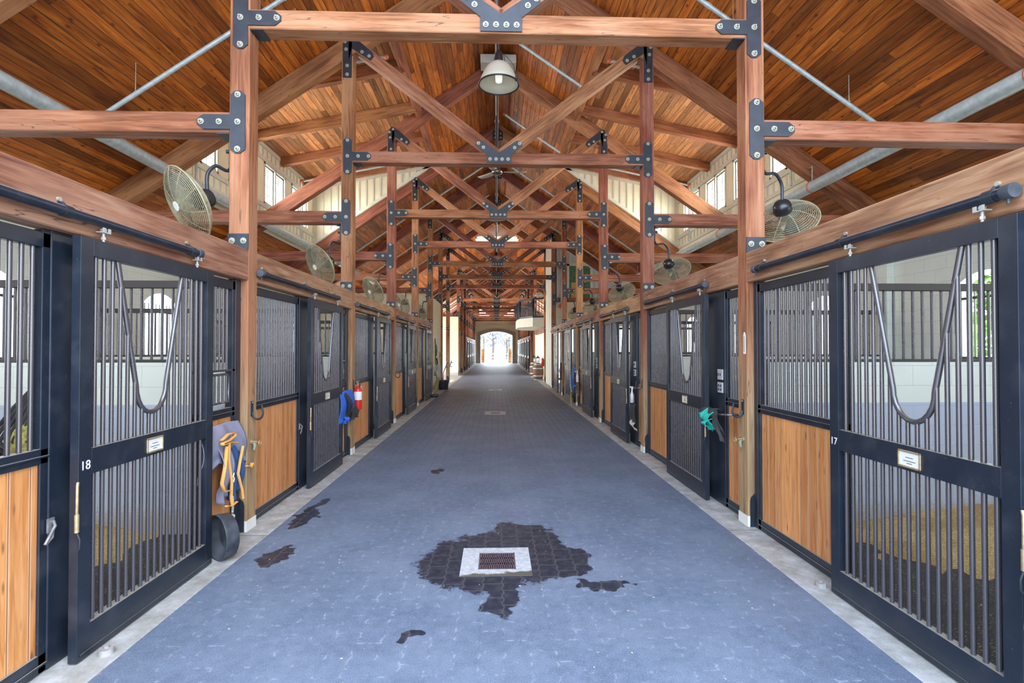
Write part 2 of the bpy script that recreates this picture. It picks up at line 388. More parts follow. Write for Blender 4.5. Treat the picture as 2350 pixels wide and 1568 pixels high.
def floor_mat():
    m,nt,b=newmat('rubber_pavers'); h=N(nt)
    pos=h.n('NewGeometry').outputs['Position']; sp=h.n('SeparateXYZ'); h.l(pos,sp.inputs[0])
    x=sp.outputs[0]; y=sp.outputs[1]
    # dogbone edge wobble
    wob=h.math('MULTIPLY',h.math('SINE',h.math('MULTIPLY',y,2*PI/0.11)),0.007)
    cv=h.n('CombineXYZ'); h.l(y,cv.inputs[0]); h.l(h.math('ADD',x,wob),cv.inputs[1])
    br=h.n('TexBrick'); h.l(cv.outputs[0],br.inputs['Vector']); br.inputs['Scale'].default_value=1.0
    br.inputs['Brick Width'].default_value=0.22; br.inputs['Row Height'].default_value=0.15; br.inputs['Mortar Size'].default_value=0.0075
    br.inputs['Mortar Smooth'].default_value=0.2; br.inputs['Color1'].default_value=(0.8,0.8,0.8,1); br.inputs['Color2'].default_value=(1,1,1,1); br.inputs['Mortar'].default_value=(0.85,0.85,0.85,1)
    j=h.math('MULTIPLY',br.outputs['Fac'],h.smooth(y,4.0,15.0))
    j=h.math('MAXIMUM',j,h.math('MULTIPLY',br.outputs['Fac'],0.06))
    n1=h.noise(pos,1.3,4,0.6); n2=h.noise(pos,14,4,0.7); n3=h.noise(pos,130,3,0.8); n4=h.noise(pos,320,1,0.5)
    base=h.ramp(n2,[(0.3,(0.085,0.125,0.190)),(0.7,(0.140,0.195,0.285))])
    dust=h.smooth(n1,0.36,0.66)
    base=h.mix(h.math('MULTIPLY',dust,0.45),base,(0.20,0.26,0.35))
    base=h.mix(h.math('MULTIPLY',h.smooth(n3,0.50,0.70),0.60),base,(0.42,0.46,0.52))
    base=h.mix(h.math('MULTIPLY',h.smooth(n4,0.60,0.72),0.5),base,(0.05,0.06,0.09))
    base=h.mix(h.math('MULTIPLY',h.math('MULTIPLY',br.outputs['Fac'],h.smooth(n2,0.50,0.62)),0.35),base,(0.46,0.52,0.60))
    base=h.mix(0.35,base,br.outputs['Color'],'MULTIPLY')
    base=h.mix(h.math('MULTIPLY',j,0.85),base,(0.055,0.06,0.07))
    base=h.mix(h.math('MULTIPLY',h.math('MULTIPLY',j,h.smooth(n2,0.55,0.7)),0.5),base,(0.30,0.29,0.24))
    # wet stain round the drain
    nw=h.noise(pos,2.6,3,0.6,out='Color'); sw=h.n('SeparateColor'); h.l(nw,sw.inputs[0])
    px=h.math('ADD',x,h.math('MULTIPLY',h.math('SUBTRACT',sw.outputs[0],0.5),0.55))
    py=h.math('ADD',y,h.math('MULTIPLY',h.math('SUBTRACT',sw.outputs[1],0.5),0.75))
    fine=h.math('MULTIPLY',h.math('SUBTRACT',h.noise(pos,22,4,0.8),0.5),0.42)
    def ell(cx,cy,rx,ry):
        a=h.math('POWER',h.math('DIVIDE',h.math('SUBTRACT',px,cx),rx),2); c_=h.math('POWER',h.math('DIVIDE',h.math('SUBTRACT',py,cy),ry),2)
        return h.math('ADD',h.math('SQRT',h.math('ADD',a,c_)),fine)
    d=ell(-0.06,4.42,0.64,0.58)
    d=h.math('MINIMUM',d,ell(0.18,4.85,0.33,0.50)); d=h.math('MINIMUM',d,ell(0.0,3.85,0.15,0.36))
    d=h.math('MINIMUM',d,ell(0.80,3.88,0.24,0.06)); d=h.math('MINIMUM',d,ell(0.50,4.35,0.25,0.38))
    d=h.math('MINIMUM',d,ell(-2.08,5.75,0.10,0.55)); d=h.math('MINIMUM',d,ell(-0.58,3.15,0.07,0.05)); d=h.math('MINIMUM',d,ell(-0.9,7.6,0.12,0.18)); d=h.math('MINIMUM',d,ell(-1.95,4.5,0.12,0.12))
    wet=h.smooth(d,1.05,0.96)
    wetc=h.mix(h.smooth(n2,0.4,0.7),(0.016,0.024,0.042),(0.045,0.056,0.075))
    wetc=h.mix(h.math('MULTIPLY',br.outputs['Fac'],0.5),wetc,(0.10,0.11,0.11))
    wetc=h.mix(h.math('MULTIPLY',h.smooth(n3,0.62,0.7),0.6),wetc,(0.28,0.20,0.10))
    base=h.mix(wet,base,wetc)
    h.l(base,b.inputs['Base Color'])
    h.l(h.mix(wet,(0.55,)*3,(0.38,)*3),b.inputs['Roughness']); b.inputs['Specular IOR Level'].default_value=0.5
    h.bump(h.math('ADD',h.math('MULTIPLY',n3,0.25),h.math('MULTIPLY',j,-1.0)),b,0.35,0.004)
    return m
FLOOR=floor_mat()
def conc_mat():
    m,nt,b=newmat('kerb_concrete'); h=N(nt); pos=h.n('NewGeometry').outputs['Position']
    n=h.noise(pos,5,6,0.7); n2=h.noise(pos,60,3,0.7)
    c=h.ramp(n,[(0.25,(0.24,0.23,0.20)),(0.5,(0.40,0.41,0.39)),(0.75,(0.62,0.65,0.66))])
    c=h.mix(h.math('MULTIPLY',h.smooth(n2,0.6,0.75),0.5),c,(0.2,0.19,0.16))
    h.l(c,b.inputs['Base Color']); b.inputs['Roughness'].default_value=0.7; h.bump(n2,b,0.3,0.004); return m
CONC=conc_mat()
def mat_floor_stall():
    m,nt,b=newmat('stall_rubber_mat'); h=N(nt); pos=h.n('NewGeometry').outputs['Position']
    n=h.noise(pos,3,5,0.7); n2=h.noise(pos,80,2,0.7)
    c=h.mix(h.math('MULTIPLY',h.smooth(n2,0.58,0.7),h.smooth(n,0.35,0.6)),(0.035,0.038,0.042),(0.55,0.44,0.20))
    h.l(c,b.inputs['Base Color']); b.inputs['Roughness'].default_value=0.8; return m
MATF=mat_floor_stall()
def shav_mat():
    m,nt,b=newmat('wood_shavings'); h=N(nt); pos=h.n('NewGeometry').outputs['Position']
    n=h.noise(pos,70,3,0.75); n2=h.noise(pos,1.6,3,0.6)
    c=h.ramp(n,[(0.3,(0.26,0.16,0.05)),(0.5,(0.62,0.47,0.19)),(0.72,(0.82,0.70,0.38))])
    c=h.mix(h.math('MULTIPLY',h.smooth(n2,0.45,0.6),0.5),c,(0.32,0.17,0.05))
    h.l(c,b.inputs['Base Color']); b.inputs['Roughness'].default_value=0.9; h.bump(n,b,0.9,0.03); return m
SHAV=shav_mat()
def leaf_mat(name,col):
    m,nt,b=newmat(name); h=N(nt); pos=h.n('NewGeometry').outputs['Position']
    n=h.noise(pos,2.0,3); c=h.ramp(n,[(0.3,tuple(x*0.6 for x in col)),(0.7,tuple(min(1,x*1.4) for x in col))])
    h.l(c,b.inputs['Base Color']); b.inputs['Roughness'].default_value=0.6
    b.inputs['Transmission Weight'].default_value=0.0; return m
LEAF=leaf_mat('green_leaves',(0.16,0.30,0.06))
LEAFP=leaf_mat('haze_tinted_leaves',(0.22,0.24,0.34))  # haze and overexposed glare beyond the arch put into the leaf colour
BARK=plain('bark',(0.16,0.13,0.13),0.9,0,0.3,0.3,6)
GRASS=leaf_mat('lawn',(0.30,0.42,0.14))
GRAVEL=plain('pale_gravel',(0.62,0.60,0.55),0.9,0,0.3,0.15,3)
STONE=plain('arch_stone',(0.40,0.36,0.28),0.8,0,0.3,0.2,8)

# ================================================================ SETTING
m=MB(); m.box(-2.25,2.25,-1.5,63.2,-0.15,0.0); struct('floor',m,FLOOR)
for s,nm in ((-1,'left'),(1,'right')):
    m=MB(); m.box(s*2.25,s*2.78,-1.5,27.2 if s>0 else 20.2,-0.15,0.004); m.box(s*2.25,s*2.78,27.2 if s>0 else 20.2,63.2,-0.15,0.004)
    struct('trim_kerb_'+nm,m,CONC,bevel=0.006)
    m=MB(); m.box(s*2.78,s*7.0,-1.5,27.0,-0.15,-0.01); m.box(s*2.78,s*7.0,34.2,62.8,-0.15,-0.01); struct('floor_stalls_'+nm,m,MATF)
    m=MB(); m.box(s*2.78,s*14,27.0,34.2,-0.15,-0.005); struct('floor_crossing_'+nm,m,CONC)
# score lines across the kerb at each bay
for s,nm in ((-1,'left'),(1,'right')):
    m=MB()
    for k in range(1,8): m.box(s*2.25,s*2.55,YB(k)-0.10,YB(k)-0.092,0.0035,0.0048)
    struct('trim_kerb_joints_'+nm,m,RUBBER)

# roof deck, with openings for the dormers and the cupola
DZ=0.05
def slab(mb,s,xa,xb,y0,y1,fz,t=DZ):
    za,zb=fz(xa),fz(xb)
    vs=[(s*xa,y0,za),(s*xb,y0,zb),(s*xb,y1,zb),(s*xa,y1,za),(s*xa,y0,za+t),(s*xb,y0,zb+t),(s*xb,y1,zb+t),(s*xa,y1,za+t)]
    mb._add(vs,[(0,3,2,1),(4,5,6,7),(0,1,5,4),(1,2,6,5),(2,3,7,6),(3,0,4,7)])
DX0,DX1=1.98,5.75
DRM=[(8.995,16.10),(41.75,52.7)]
CUP=(29.2,32.4,1.15)
def dz_f(x): return 7.575-(x-DX0)*0.20
for s,nm in ((-1,'left'),(1,'right')):
    m=MB()
    slab(m,s,CUP[2],DX0,1.0,62.8,deck)
    slab(m,s,0,CUP[2],1.0,CUP[0],deck); slab(m,s,0,CUP[2],CUP[1],62.8,deck)
    slab(m,s,DX1,7.6,1.0,62.8,deck)
    yy=1.0
    for a,b in DRM: slab(m,s,DX0,DX1,yy,a,deck); yy=b
    slab(m,s,DX0,DX1,yy,62.8,deck)
    struct('ceiling_'+nm,m,DECK)
    m=MB()
    for a,b in DRM: slab(m,s,DX0-0.02,DX1+0.35,a,b,dz_f)
    struct('ceiling_dormer_'+nm,m,DORM)
# cupola
m=MB(); c0,c1,cw=CUP; zc=deck(cw)
for yy in (c0,c1): m.box(-cw,cw,yy-0.05,yy+0.05,deck(0)-0.75,10.6)
for s in (-1,1):
    m.box(s*cw,s*(cw+0.08),c0,c1,zc-0.1,9.3); m.box(s*cw,s*(cw+0.08),c0,c1,10.4,10.6)
    for t in range(5): yy=c0+(c1-c0)*t/4; m.box(s*cw,s*(cw+0.08),yy-0.05,yy+0.05,9.3,10.4)
m.box(-cw-0.3,cw+0.3,c0-0.3,c1+0.3,10.6,10.7)
struct('wall_cupola',m,WHITE)

# dormer walls: windows, batten strips, cheeks
def dormer(s,side,a,b,nwin,first,wn0):
    zb=deck(DX1)-0.02; zt=dz_f(DX1)
    wz0,wz1=5.36,6.40
    m=MB(); m.cur=0
    x0,x1=s*DX1,s*(DX1+0.12)
    cw_=1.27; gap=(b-a-nwin*cw_)/(nwin+1); wins=[a+gap*(i+1)+cw_*i for i in range(nwin)]
    m.box(x0,x1,a,b,zb-0.25,wz0); m.box(x0,x1,a,b,wz1,zt+0.05)
    pts=[a]+[v for w_ in wins for v in (w_,w_+cw_)]+[b]
    for i in range(0,len(pts),2): m.box(x0,x1,pts[i],pts[i+1],wz0,wz1)
    # cheeks
    for yy in (a-0.06,b):
        poly=[(s*DX0,deck(DX0)-0.02),(s*(DX1+0.1),deck(DX1+0.1)-0.02),(s*(DX1+0.1),dz_f(DX1+0.1)),(s*DX0,dz_f(DX0)+0.03)]
        m.prism(poly,'y',yy,yy+0.06)
    struct('wall_dormer_'+side,m,CREAM)
    # battens and trims
    t=MB(); xi=s*(DX1-0.02)
    y=a+0.06
    while y<b:
        t.box(xi,x0,y,y+0.045,zb,wz0-0.08); t.box(xi,x0,y,y+0.045,wz1+0.09,zt-0.02); y+=0.24
    t.box(s*(DX1-0.035),x0,a,b,wz0-0.10,wz0); t.box(s*(DX1-0.035),x0,a,b,wz1,wz1+0.10); t.box(s*(DX1-0.035),x0,a,b,zb-0.02,zb+0.07); t.box(s*(DX1-0.035),x0,a,b,zt-0.10,zt)
    x=DX0+0.12
    while x<DX1-0.05:
        for yy,dy in ((a,0.02),(b-0.02,0.02)):
            t.prism([(s*x,deck(x)),(s*(x+0.045),deck(x+0.045)),(s*(x+0.045),dz_f(x+0.045)),(s*x,dz_f(x))],'y',yy,yy+dy)
        x+=0.22
    for yy in (a,b-0.03):
        t.prism([(s*DX0,deck(DX0)),(s*DX1,deck(DX1)),(s*DX1,deck(DX1)+0.10),(s*DX0,deck(DX0)+0.10)],'y',yy,yy+0.03)
        t.prism([(s*DX0,dz_f(DX0)-0.10),(s*DX1,dz_f(DX1)-0.10),(s*DX1,dz_f(DX1)),(s*DX0,dz_f(DX0))],'y',yy,yy+0.03)
    struct('trim_dormer_'+side,t,TRIMW)
    for i,w_ in enumerate(wins):
        f=MB(); g=MB(); l=MB()
        xa,xb=s*(DX1-0.015),s*(DX1+0.10)
        f.box(xa,xb,w_,w_+0.05,wz0,wz1); f.box(xa,xb,w_+cw_-0.05,w_+cw_,wz0,wz1); f.box(xa,xb,w_,w_+cw_,wz0,wz0+0.05); f.box(xa,xb,w_,w_+cw_,wz1-0.05,wz1)
        f.box(xa,xb,w_+cw_/2-0.035,w_+cw_/2+0.035,wz0,wz1)
        o=struct('window_%d'%(wn0+i),f,TRIMW)
        sm=MB()
        for q in range(2):
            ya=w_+0.05+q*(cw_/2-0.015); yb=ya+cw_/2-0.085
            xs0,xs1=s*(DX1+0.03),s*(DX1+0.07)
            sm.box(xs0,xs1,ya,ya+0.04,wz0+0.05,wz1-0.05); sm.box(xs0,xs1,yb-0.04,yb,wz0+0.05,wz1-0.05)
            sm.box(xs0,xs1,ya,yb,wz0+0.05,wz0+0.09); sm.box(xs0,xs1,ya,yb,wz1-0.09,wz1-0.05)
            g.box(s*(DX1+0.048),s*(DX1+0.052),ya+0.04,yb-0.04,wz0+0.09,wz1-0.09)
            for r in range(1,4):
                z=wz0+0.05+(wz1-wz0-0.1)*r/4; l.box(s*(DX1+0.042),s*(DX1+0.058),ya,yb,z-0.005,z+0.005)
            for r in range(1,2):
                yc=ya+(yb-ya)*r/2; l.box(s*(DX1+0.042),s*(DX1+0.058),yc-0.005,yc+0.005,wz0+0.05,wz1-0.05)
        obj('sash',sm,GREYG,o); obj('pane',g,GLASS,o); obj('glazing_bar',l,PLATE,o)
n=1
for s,nm in ((-1,'left'),(1,'right')):
    dormer(s,nm,*DRM[0],4,0,n); n+=4
    dormer(s,'far_'+nm,*DRM[1],6,0,n); n+=6

# rear stall walls with arched openings
def rear_wall(s,side,y0,y1,centres):
    m=MB(); xa,xb=s*6.9,s*7.1; sill,spr,top,hw=1.64,2.72,2.92,0.50
    yy=y0
    for c in centres:
        m.box(xa,xb,yy,c-hw,0-0.1,4.35); m.box(xa,xb,c-hw,c+hw,-0.1,sill)
        R=(hw*hw+(top-spr)**2)/(2*(top-spr)); zc=top-R; NS=12
        arc=[(c-hw+2*hw*i/NS, zc+math.sqrt(R*R-(-hw+2*hw*i/NS)**2)) for i in range(NS+1)]
        for i in range(NS):
            (ya,za),(yb,zb)=arc[i],arc[i+1]; m.prism([(ya,za),(yb,zb),(yb,4.35),(ya,4.35)],'x',min(xa,xb),max(xa,xb))
        yy=c+hw
    m.box(xa,xb,yy,y1,-0.1,4.35)
    for k in range(0,7):
        yp=YB(k)+0.0
        if y0<yp<y1 and y1<30: m.box(s*6.78,xa,yp-0.02,yp+0.22,-0.1,4.35)
    struct('wall_rear_'+side,m,BLOCK)
cl=[YB(k)-BAY/2+0.1 for k in range(0,6)]; cr=[YB(k)-BAY/2+0.1 for k in range(0,7)]
cf=[YB(k)-BAY/2 for k in range(12,17)]
rear_wall(-1,'left',-2.4,20.0,cl); rear_wall(1,'right',-2.4,23.6,cr)
rear_wall(-1,'far_left',34.3,62.8,cf); rear_wall(1,'far_right',34.3,62.8,cf)
for s,side,cs in ((-1,'left',cl),(1,'right',cr)):
    for c in cs[1:4]:
        w=thing('window_guard','','window guard',(s*6.93,c,0))

        b=MB()
        for i in range(9):
            y=-0.44+0.11*i; b.cyl((0,y,1.66),(0,y,2.70),0.011,6)
        b.box(-0.012,0.012,-0.5,0.5,1.64,1.68); b.box(-0.012,0.012,-0.5,0.5,2.52,2.56)
        obj('bar',b,BAR,w)
        where='left' if s<0 else 'right'
        ordn={1:'nearest',2:'second',3:'third'}[cs.index(c)]
        w['label']='black iron bars in the arched opening of the %s %s-hand stall'%(ordn,where); w['group']='barred arched stall openings'

# end wall with arch
m=MB(); yw=62.8; HA,SP,TP=1.94,3.40,3.86
R=(HA*HA+(TP-SP)**2)/(2*(TP-SP)); zc=TP-R; NS=20
arc=[(-HA+2*HA*i/NS, zc+math.sqrt(R*R-(-HA+2*HA*i/NS)**2)) for i in range(NS+1)]
m.box(-7.1,-HA,yw,yw+0.35,-0.1,5.6); m.box(HA,7.1,yw,yw+0.35,-0.1,5.6)
for i in range(NS): m.prism([arc[i],arc[i+1],(arc[i+1][0],5.6),(arc[i][0],5.6)],'y',yw,yw+0.35)
for s in (-1,1):
    m.prism([(s*2.1,5.6),(s*7.1,5.6),(s*7.1,deck(7.1)),(s*4.86,5.6),(s*2.1,deck(2.1))],'y',yw,yw+0.2)
m.box(-0.15,0.15,yw,yw+0.2,5.6,deck(0.15)); m.box(-2.1,2.1,yw,yw+0.2,7.2,deck(2.1))
m.prism([(-2.1,deck(2.1)),(2.1,deck(2.1)),(0,deck(0))],'y',yw,yw+0.2)
struct('wall_end',m,BLOCKC)
m=MB()
BW=0.40
outer=[(-HA-BW,0.0)]+[(x*(1+BW/HA),z+BW*0.95) for x,z in arc]+[(HA+BW,0.0)]
inner=[(-HA,0.0)]+arc+[(HA,0.0)]
for i in range(len(inner)-1):
    m.prism([inner[i],outer[i],outer[i+1],inner[i+1]],'y',yw-0.06,yw)
struct('trim_arch',m,STONE)
m=MB(); m.box(-2.8,2.8,yw-0.3,yw,4.62,4.70); struct('trim_end_ledge',m,WHITE)
# crossing walls
m=MB(); m.box(-7.0,-2.56,20.0,20.2,0,3.92); m.box(-2.76,-2.56,20.2,23.6,0,3.82); struct('wall_crossing_left',m,BLOCKC)
m=MB(); m.box(-7.0,-2.56,34.2,34.4,0,3.92); m.box(2.56,7.0,34.2,34.4,0,3.4); struct('wall_crossing_far',m,BLOCKC)
m=MB(); m.box(-7.0,-2.56,34.15,34.2,1.05,1.17); struct('trim_crossing_rail',m,CREAM)
m=MB(); m.prism([(2.62,2.8),(7.0,2.8),(7.0,deck(7.0)),(2.62,deck(2.62))],'y',23.66,23.8); m.box(2.56,2.74,23.66,27.0,0,7.0)
struct('wall_office_right',m,TRIMW)
# far block walls under the eaves of the dormers etc. stay out of view
# office gable battens and window
m=MB(); x=2.75
while x<6.9: m.box(x,x+0.06,23.63,23.66,4.0,deck(x+0.06)-0.36); x+=0.30
m.prism([(2.6,deck(2.6)-0.46),(6.9,deck(6.9)-0.46),(6.9,deck(6.9)-0.34),(2.6,deck(2.6)-0.34)],'y',23.60,23.66)
struct('trim_office_battens',m,WHITE)
f=MB(); f.box(3.20,3.32,23.58,23.66,4.05,5.72); f.box(4.30,4.42,23.58,23.66,4.05,5.72); f.box(3.2,4.42,23.58,23.66,5.62,5.74); f.box(3.2,4.42,23.58,23.66,4.0,4.1)
wo_=struct('window_21',f,WHITE)
g=MB(); g.box(3.32,4.30,23.62,23.64,4.1,5.62); obj('sash',g,plain('green_blind',(0.10,0.24,0.10),0.6,0,0.4,0.4,8),wo_)
g=MB(); g.box(3.42,3.80,23.60,23.62,4.15,4.85); obj('blind',g,plain('yellow_blind',(0.62,0.50,0.16),0.6),wo_)
m=MB(); m.box(2.6,7.0,23.5,23.66,2.8,3.98); struct('wall_office_base',m,BLOCKC)

# ground outside
m=MB(); m.box(-60,-7.1,-12,110,-0.35,-0.2); m.box(7.1,60,-12,110,-0.35,-0.2); m.box(-7.1,7.1,63.2,110,-0.35,-0.03); struct('floor_yard',m,GRAVEL)

# ================================================================ TIMBERS
_tc={}
def timber(name,p0,p1,w,h,mat,parent,up=(0,0,1),ch=0.008):
    p0=Vector(p0);p1=Vector(p1); L=(p1-p0).length; key=(round(L,3),w,h,mat.name)
    if key not in _tc:
        mb=MB(); a,b=w/2,h/2
        sec=[(-a+ch,-b),(a-ch,-b),(a,-b+ch),(a,b-ch),(a-ch,b),(-a+ch,b),(-a,b-ch),(-a,-b+ch)]
        mb.prism(sec,'x',0,L); _tc[key]=mb.mesh(name,mat)
    d=(p1-p0).normalized(); upv=Vector(up); z=(upv-d*upv.dot(d)).normalized(); y=z.cross(d)
    M=Matrix((d,y,z)).transposed().to_4x4(); M.translation=p0
    return link(name,_tc[key],parent,mat=M)

def chamfT(cx,cz,vh,hw,arm,dirx,vb,ah):
    # T plate polygon around (cx,cz): vertical half height vh, half width hw, arm length arm towards dirx
    c=hw*0.55
    up=[(cx+dirx*hw,cz+ah),(cx+dirx*hw,cz+vh-c),(cx+dirx*hw*0.35,cz+vh),(cx-dirx*hw*0.35,cz+vh),(cx-dirx*hw,cz+vh-c)]
    dn=[(cx-dirx*hw,cz-vh+c),(cx-dirx*hw*0.35,cz-vh),(cx+dirx*hw*0.35,cz-vh),(cx+dirx*hw,cz-vh+c),(cx+dirx*hw,cz-ah)]
    ar=[(cx+dirx*(arm-0.06),cz-ah),(cx+dirx*arm,cz-ah*0.35),(cx+dirx*arm,cz+ah*0.35),(cx+dirx*(arm-0.06),cz+ah)]
    return up+dn+ar
def bolt_mesh():
    b=MB(); b.cyl((0,0,0),(0,-0.006,0),0.030,14); b.cyl((0,-0.006,0),(0,-0.020,0),0.019,6,smooth=False); b.cyl((0,-0.020,0),(0,-0.042,0),0.009,8)
    return b.mesh('bolt',BOLT)
BOLTM=bolt_mesh()
def plate_part(name,polys,bolts,root,detail,y=0.0,t=0.012):
    mb=MB(); mb.cur=0
    for p in polys: mb.prism(p,'y',y-t,y)
    if not detail:
        mb.cur=1
        for bx,bz in bolts: mb.cyl((bx,y-t,bz),(bx,y-t-0.02,bz),0.028,8)
        return obj(name,mb,[PLATE,BOLT],root)
    o=obj(name,mb,PLATE,root)
    for bx,bz in bolts: link('bolt',BOLTM,o,(bx,y-t,bz),rot=(0,random.uniform(0,1),0))
    return o
def truss(k,free,label):
    yk=YB(k); root=thing('timber_truss',label,'timber truss',(0,yk,0),group='timber roof trusses along the aisle')
    near=k<=4; c=PW/2
    lo=-0.0
    for s in (-1,1):
        px=s*(HW+c)
        timber('post',(px,c,0.02),(px,c,6.80),PW,PW,POSTM,root,up=(0,1,0))
        timber('side_beam',(s*(HW+PW),c,4.035),(s*6.9,c,4.035),0.19,0.205,TIMBER,root)
        timber('brace',(s*0.03,c,5.135),(s*2.50,c,7.03),0.19,0.195,TIMBER,root)
        zt=RZ-0.31/2/math.cos(math.atan(RS))
        timber('rafter',(s*0.0,c,zt-0.005),(s*7.3,c,zt-RS*7.3-0.005),PW-0.01,0.31,RAFTM,root)
        sh=MB(); sh.box(s*(HW-0.004),s*(HW+0.07),-0.002,PW+0.002,0.0,0.11); obj('post_shoe',sh,WHITE,root)
        g=MB(); g.prism([(s*(HW+0.02),0.004),(s*(HW+0.15),0.004),(s*(HW+0.15),0.36),(s*(HW+0.09),0.36),(s*(HW+0.03),0.30),(s*(HW+0.02),0.26)],'y',-0.012,0.0); obj('corner_guard',g,PLATE,root)
        g=[(px-0.10,2.775),(px+0.10,2.775),(px+0.10,2.93),(px-0.10,2.93)]
        plate_part('post_plate',[g],[(px-0.055,2.86),(px+0.055,2.86)],root,near)
        # T plates at tie beam (inward) and side beam (outward)
        for zc_,dr in ((5.075,-s),(4.035,s)):
            P=chamfT(px-(-dr)*0.01,zc_,0.31,0.072,0.395,dr,0,0.073); cx=px-(-dr)*0.01
            plate_part('tee_plate',[P],[(cx,zc_-0.27),(cx,zc_),(cx,zc_+0.27),(cx+dr*0.18,zc_),(cx+dr*0.355,zc_)],root,near)
            e=MB(); xx=s*HW if dr==-s else s*(HW+PW); zz=4.972 if dr==-s else 3.932
            e.box(xx,xx+dr*0.12,0.0,PW,zz-0.012,zz); obj('seat_angle',e,PLATE,root)
        # head plate (post, brace and rafter)
        ix=px-s*0.075; ox=px+s*0.075
        ux,uz=-s*0.795,-0.607
        P=[(ix,6.66),(ix,6.42),(ox,6.42),(ox,7.02),(px+s*0.0,7.16),(px-s*0.08,7.14)]
        A=[(px-s*0.06,7.12),(px-s*0.10,6.88)]
        arm=[(px-s*0.02,7.10),(px-s*0.10,7.14),(px-s*0.46,6.87),(px-s*0.48,6.78),(px-s*0.42,6.72),(ix,6.62+0.30-0.05)]
        arm=[(ix+s*0.05,6.70),(ix+s*0.05,7.12),(px-s*0.10,7.12),(px-s*0.42,6.87),(px-s*0.45,6.79),(px-s*0.39,6.72),(ix,6.93)]
        plate_part('head_plate',[P,arm],[(px,6.47),(px,6.62),(px-s*0.25,6.86),(px-s*0.37,6.79),(px-s*0.05,7.10),(px+s*0.04,7.03),(px+s*0.02,6.90)],root,near,t=0.014)
    timber('tie_beam',(-HW,c,5.07),(HW,c,5.07),0.19,0.195,TIMBER,root)
    V=[(0,5.165),(-0.29,5.365),(-0.36,5.365),(-0.405,5.285),(-0.21,5.13),(-0.21,4.985),(0,4.985)]
    V2=[(-x,z) for x,z in V]
    plate_part('vee_plate',[V,V2],[(-.155,5.05),(-.052,5.05),(.052,5.05),(.155,5.05),(-.353,5.32),(-.268,5.25),(.353,5.32),(.268,5.25)],root,near)
    pk=[(-0.16,8.62),(-0.16,8.36),(0.16,8.36),(0.16,8.62),(0,8.76)]
    plate_part('ridge_plate',[pk],[(-.09,8.57),(-.09,8.44),(.09,8.57),(.09,8.44)],root,near)
    return root
ORD=['','first','second','third','fourth','fifth','sixth','seventh','eighth','ninth','tenth','eleventh','twelfth','thirteenth','fourteenth','fifteenth','sixteenth']
ks=[1,2,3,4,5,6,7,9,10,11,12,13,14,15,16]
TL={1:'nearest red-brown timber truss, its tie beam crossing the top of the view',
    2:'second timber truss with pale V plate, just behind the big bell lamp',
    3:'third timber truss from the near end, in front of the second bell lamp',
    4:'fourth timber truss from the near end, where the dormer cheek walls stop',
    5:'fifth timber truss, at the end of the left row of near stalls',
    6:'sixth timber truss, its left post free-standing beside the black bucket',
    7:'seventh timber truss, its right post standing beside the wooden barrels',
    9:'first timber truss beyond the cross passage and balcony',16:'farthest timber truss, just in front of the arched end wall'}
for i,k in enumerate(ks):
    if k in TL: lb=TL[k]
    else: lb='%s timber truss beyond the cross passage, deep in the aisle'%ORD[k-8]
    truss(k,False,lb)

# dormer purlins and rafters
def ordlab(i): return ['nearest','second','third','farthest'][i]
for s,nm in ((-1,'left'),(1,'right')):
    for di,(a,b) in enumerate(DRM):
        p=timber('purlin',(s*1.92,a-0.1,deck(1.92)-0.12),(s*1.92,b+0.1,deck(1.92)-0.12),0.13,0.24,RAFTM,None)
        tag(p,'long timber purlin heading the %s dormer on the %s roof slope'%(['near','far'][di],nm),'purlin')
        nr=4 if di==0 else 5
        for i in range(nr):
            y=(10.3,12.05,13.7,15.35)[i] if di==0 else a+1.2+i*2.1
            zo=lambda x: dz_f(x)-0.115
            p=timber('dormer_rafter',(s*1.95,y,zo(1.95)),(s*5.72,y,zo(5.72)),0.14,0.22,RAFTM,None)
            o_=['nearest','second','third','fourth','fifth'][i]
            tag(p,'%s short rafter under the %s dormer roof on the %s'%(o_,['near','far'][di],nm),'rafter',group='short dormer rafters')

# header beams over the stall fronts
def header(s,k,label):
    r=timber('header_beam',(s*(HW+0.07),YB(k-1)+(PW if k>1 or True else 0),2.622),(s*(HW+0.07),YB(k),2.622),0.14,0.305,HEADM,None)
    tag(r,label,'beam',group='header beams over the stall fronts')
BN={1:'nearest',2:'second',3:'third',4:'fourth',5:'fifth',6:'sixth'}
for s,nm in ((-1,'left'),(1,'right')):
    for k in range(1,6 if s<0 else 7):
        header(s,k,'timber header beam over the %s stall front on the %s'%(BN[k],nm))
    for j,k in enumerate(range(12,17) if s<0 else range(11,17)):
        header(s,k,'timber header beam over the %s stall front beyond the cross passage, %s'%(BN[j+1],nm))

